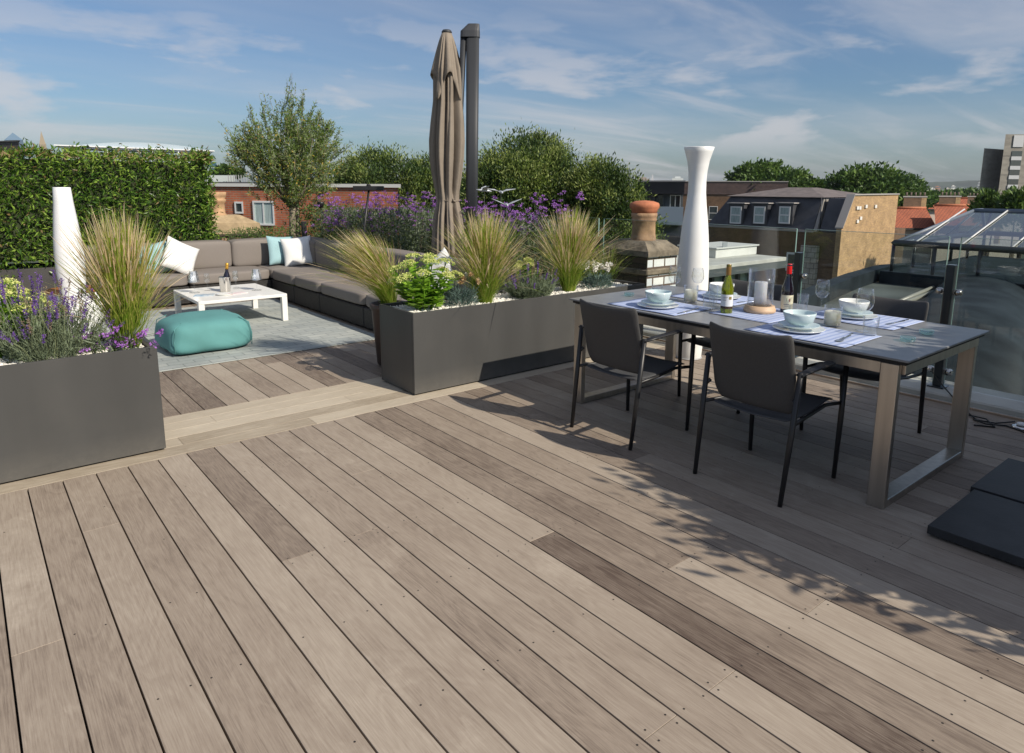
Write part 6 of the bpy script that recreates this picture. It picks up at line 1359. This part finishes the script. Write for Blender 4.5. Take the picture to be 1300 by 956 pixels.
for i, (x0, x1, yt, yb_, D, lb) in enumerate(((1147, 1176, 250.5, 266, 70, 'wide brown brick chimney stack at the left of the red roofs'), (1192, 1219, 250, 264, 72, 'wide brown brick chimney stack in the middle of the red roofs'), (1228, 1242, 250, 262, 90, 'small brown chimney stack farther back among the red roofs'), (1246, 1256, 252, 266, 70, 'narrow golden chimney stack left of the small leafy tree'), (1268, 1276, 251, 266, 70, 'narrow golden chimney stack right of the small leafy tree'))):
    F = Facade(PD(x0, 256, D), PD(x1, 256, D)); c = thing('chimney_stack', lb, 'chimney', tuple(F.o), group='brick chimney stacks on the red roofs'); zt = F.zof((x0 + x1) / 2, yt); us = F.L * .78
    M3 = F.part(c, 'stack', lambda m: m.box(0, F.L, 0, 1.2, GZ + 8, zt), brownb, uv=True); F.part(c, 'painted_sun_cheek', lambda m: m.box(us, F.L + .01, -.02, 1.21, GZ + 8, zt - .002), gold_b, uv=True)  # sunlit side is painted on as a strip of lighter golden brick
    F.part(c, 'coping', lambda m: m.box(-.08, F.L + .08, -.08, 1.28, zt + .002, zt + .12), MATS['grey_coping'])
    F.part(c, 'pots', lambda m: [m.tube([(q_, .6, zt + .12), (q_, .6, zt + .5)], .12, 6) for q_ in np.linspace(.25, F.L - .25, max(2, int(F.L / .42)))], mat('dark_pots', (.12, .09, .07), .8))
# --- concrete tower block
F = Facade(PD(1248, 200, 290), PD(1276, 200, 300)); cm = mat('board_concrete', (.25, .23, .195), .85, var=.18, vscale=.25, stretch=(1, 1, 3)); tb = thing('concrete_tower', 'tall brown grey concrete tower block at the right edge', 'tower block', tuple(F.o)); zt = F.zof(1262, 189)
F.part(tb, 'lower_wing', lambda m: m.box(0, F.L, 0, 30, GZ, zt), cm); F2 = Facade(PD(1273, 200, 286), PD(1330, 200, 286)); zt2 = F2.zof(1290, 170.5)
m_ = F2.part(tb, 'main_shaft', lambda m: m.box(0, F2.L, 0, 30, GZ, zt2), cm)
ua, ub = F2.uof(1284, 200), F2.uof(1297, 200)
F2.part(tb, 'window_band', lambda m: [m.box(ua, ub, -.3, -.01, z, z + 2.2) for z in np.arange(zt2 - 9, GZ + 3, -3.9)], pane_d); F2.part(tb, 'white_spandrel', lambda m: [m.box(ua, ub, -.5, -.02, z - 1.62, z - .05) for z in np.arange(zt2 - 9, GZ + 3, -3.9)] + [m.box(ua, ub, -.5, -.02, zt2 - 5.2, zt2 - .4)], mat('spandrel', (.50, .51, .52), .6))
F2.part(tb, 'floor_line', lambda m: [m.box(0, ua - .1, -.08, -.01, z, z + .25) for z in np.arange(zt2 - 9, GZ + 3, -7.8)], mat('concrete_joint', (.12, .11, .10), .9))
# --- far skyline buildings
rg = random.Random(3); cols = [('sky_white', (.60, .60, .58)), ('sky_grey', (.34, .36, .38)), ('sky_brick', (.34, .18, .12)), ('sky_pale', (.48, .44, .38))]
FAR_LABELS = ['broad white far building just right of the golden gable', 'slim grey far block beside the broad white one', 'small white far building right of the slim grey block', 'red brick far building left of the long tree belt', 'broad grey far building left of the long tree belt', 'pale stone far building above the long tree belt', 'tiny white far building highest on the right skyline', 'widest white far building in front of the skyline tree belt', 'long low white building left of the concrete tower', 'low red brick far building beside the concrete tower', 'thin grey far block between the widest white buildings', 'tall thin grey tower just left of the concrete tower', 'tiny red brick far building nearest the golden gable', 'pale far building on the skyline behind the white hourglass lamp', 'grey far building on the skyline between the two plane trees']
L_ = [(1168, 240, 14, 600, 0), (1176, 236, 6, 900, 1), (1183, 238, 8, 700, 0), (1190, 236, 7, 1000, 2), (1198, 241, 12, 520, 1), (1204, 238, 6, 800, 3), (1210, 235, 5, 900, 0), (1213, 240, 16, 480, 0), (1228, 243, 14, 420, 0), (1237, 241, 10, 560, 2), (1222, 238, 6, 950, 1), (1243, 231, 5, 900, 1), (1162, 239, 5, 1000, 2), (860, 236, 8, 500, 3), (1048, 244, 8, 500, 1)]
for i, (px, top, wpx, D, k) in enumerate(L_):
    F = Facade(PD(px - wpx / 2, 240, D), PD(px + wpx / 2, 240, D)); nm, c = cols[k]; h = thing('distant_building', FAR_LABELS[i], 'building', tuple(F.o), group='far buildings on the skyline'); zt = F.zof(px, top); L3 = F.L; q_ = rg.choice([.3, .5])
    F.part(h, 'wall', lambda m: (m.box(0, L3, 0, L3 * .7, GZ, zt - 1.2), m.box(L3 * .2, L3 * (.2 + q_), .3, L3 * .5, zt - 1.19, zt)), mat(nm, c, .8, var=.15, vscale=.1))
    F.part(h, 'window_rows', lambda m: [m.box(L3 * .05, L3 * .95, -.2, -.01, z, z + 1.1) for z in np.arange(zt - 3, GZ + 1, -3.2)], mat('sky_windows', (.12, .14, .16), .4))
# --- leafy row beyond the right edge of the picture: its shade falls over the table and deck
for i, (x, y, rx_, h) in enumerate(((3.80, -.72, .72, 2.08), (4.80, -.65, .74, 2.06), (5.7, -.6, .62, 2.0))):
    t = tree((x, y, .0), [(x, y, 1.25, rx_, .5, .70), (x - .12, y, h - .42, rx_ * .85, .45, .42), (x + .1, y, .8, rx_ * .8, .4, .55)], 24000, .10, .05, ['potted leafy shrub out of the picture on the right, nearest the camera', 'potted leafy shrub out of the picture on the right, middle one', 'potted leafy shrub out of the picture on the right, nearest the glass'][i], tg2, 120 + i, name='potted_shrub', group='tall potted shrubs beyond the right edge', trunk_r=.04)
    m = MB(); m.lathe([(.0, .003), (.18, .003), (.22, .42), (.20, .42), (.0, .38)], 20); m.build('pot', plan_m, t)
# --- air: far things pale a little
m = MB(); m.box(-3100, 3300, -1500, 3400, GZ - 2, 62)
hz_ = bpy.data.materials.new('haze_air'); hz_.use_nodes = True; t_ = hz_.node_tree; t_.nodes.remove(t_.nodes['Principled BSDF']); pv_ = t_.nodes.new('ShaderNodeVolumePrincipled')
pv_.inputs['Color'].default_value = (.80, .88, 1, 1); pv_.inputs['Density'].default_value = .00009; pv_.inputs['Anisotropy'].default_value = .1
t_.links.new(pv_.outputs[0], t_.nodes['Material Output'].inputs['Volume']); tag(m.build('haze', hz_), kind='stuff')
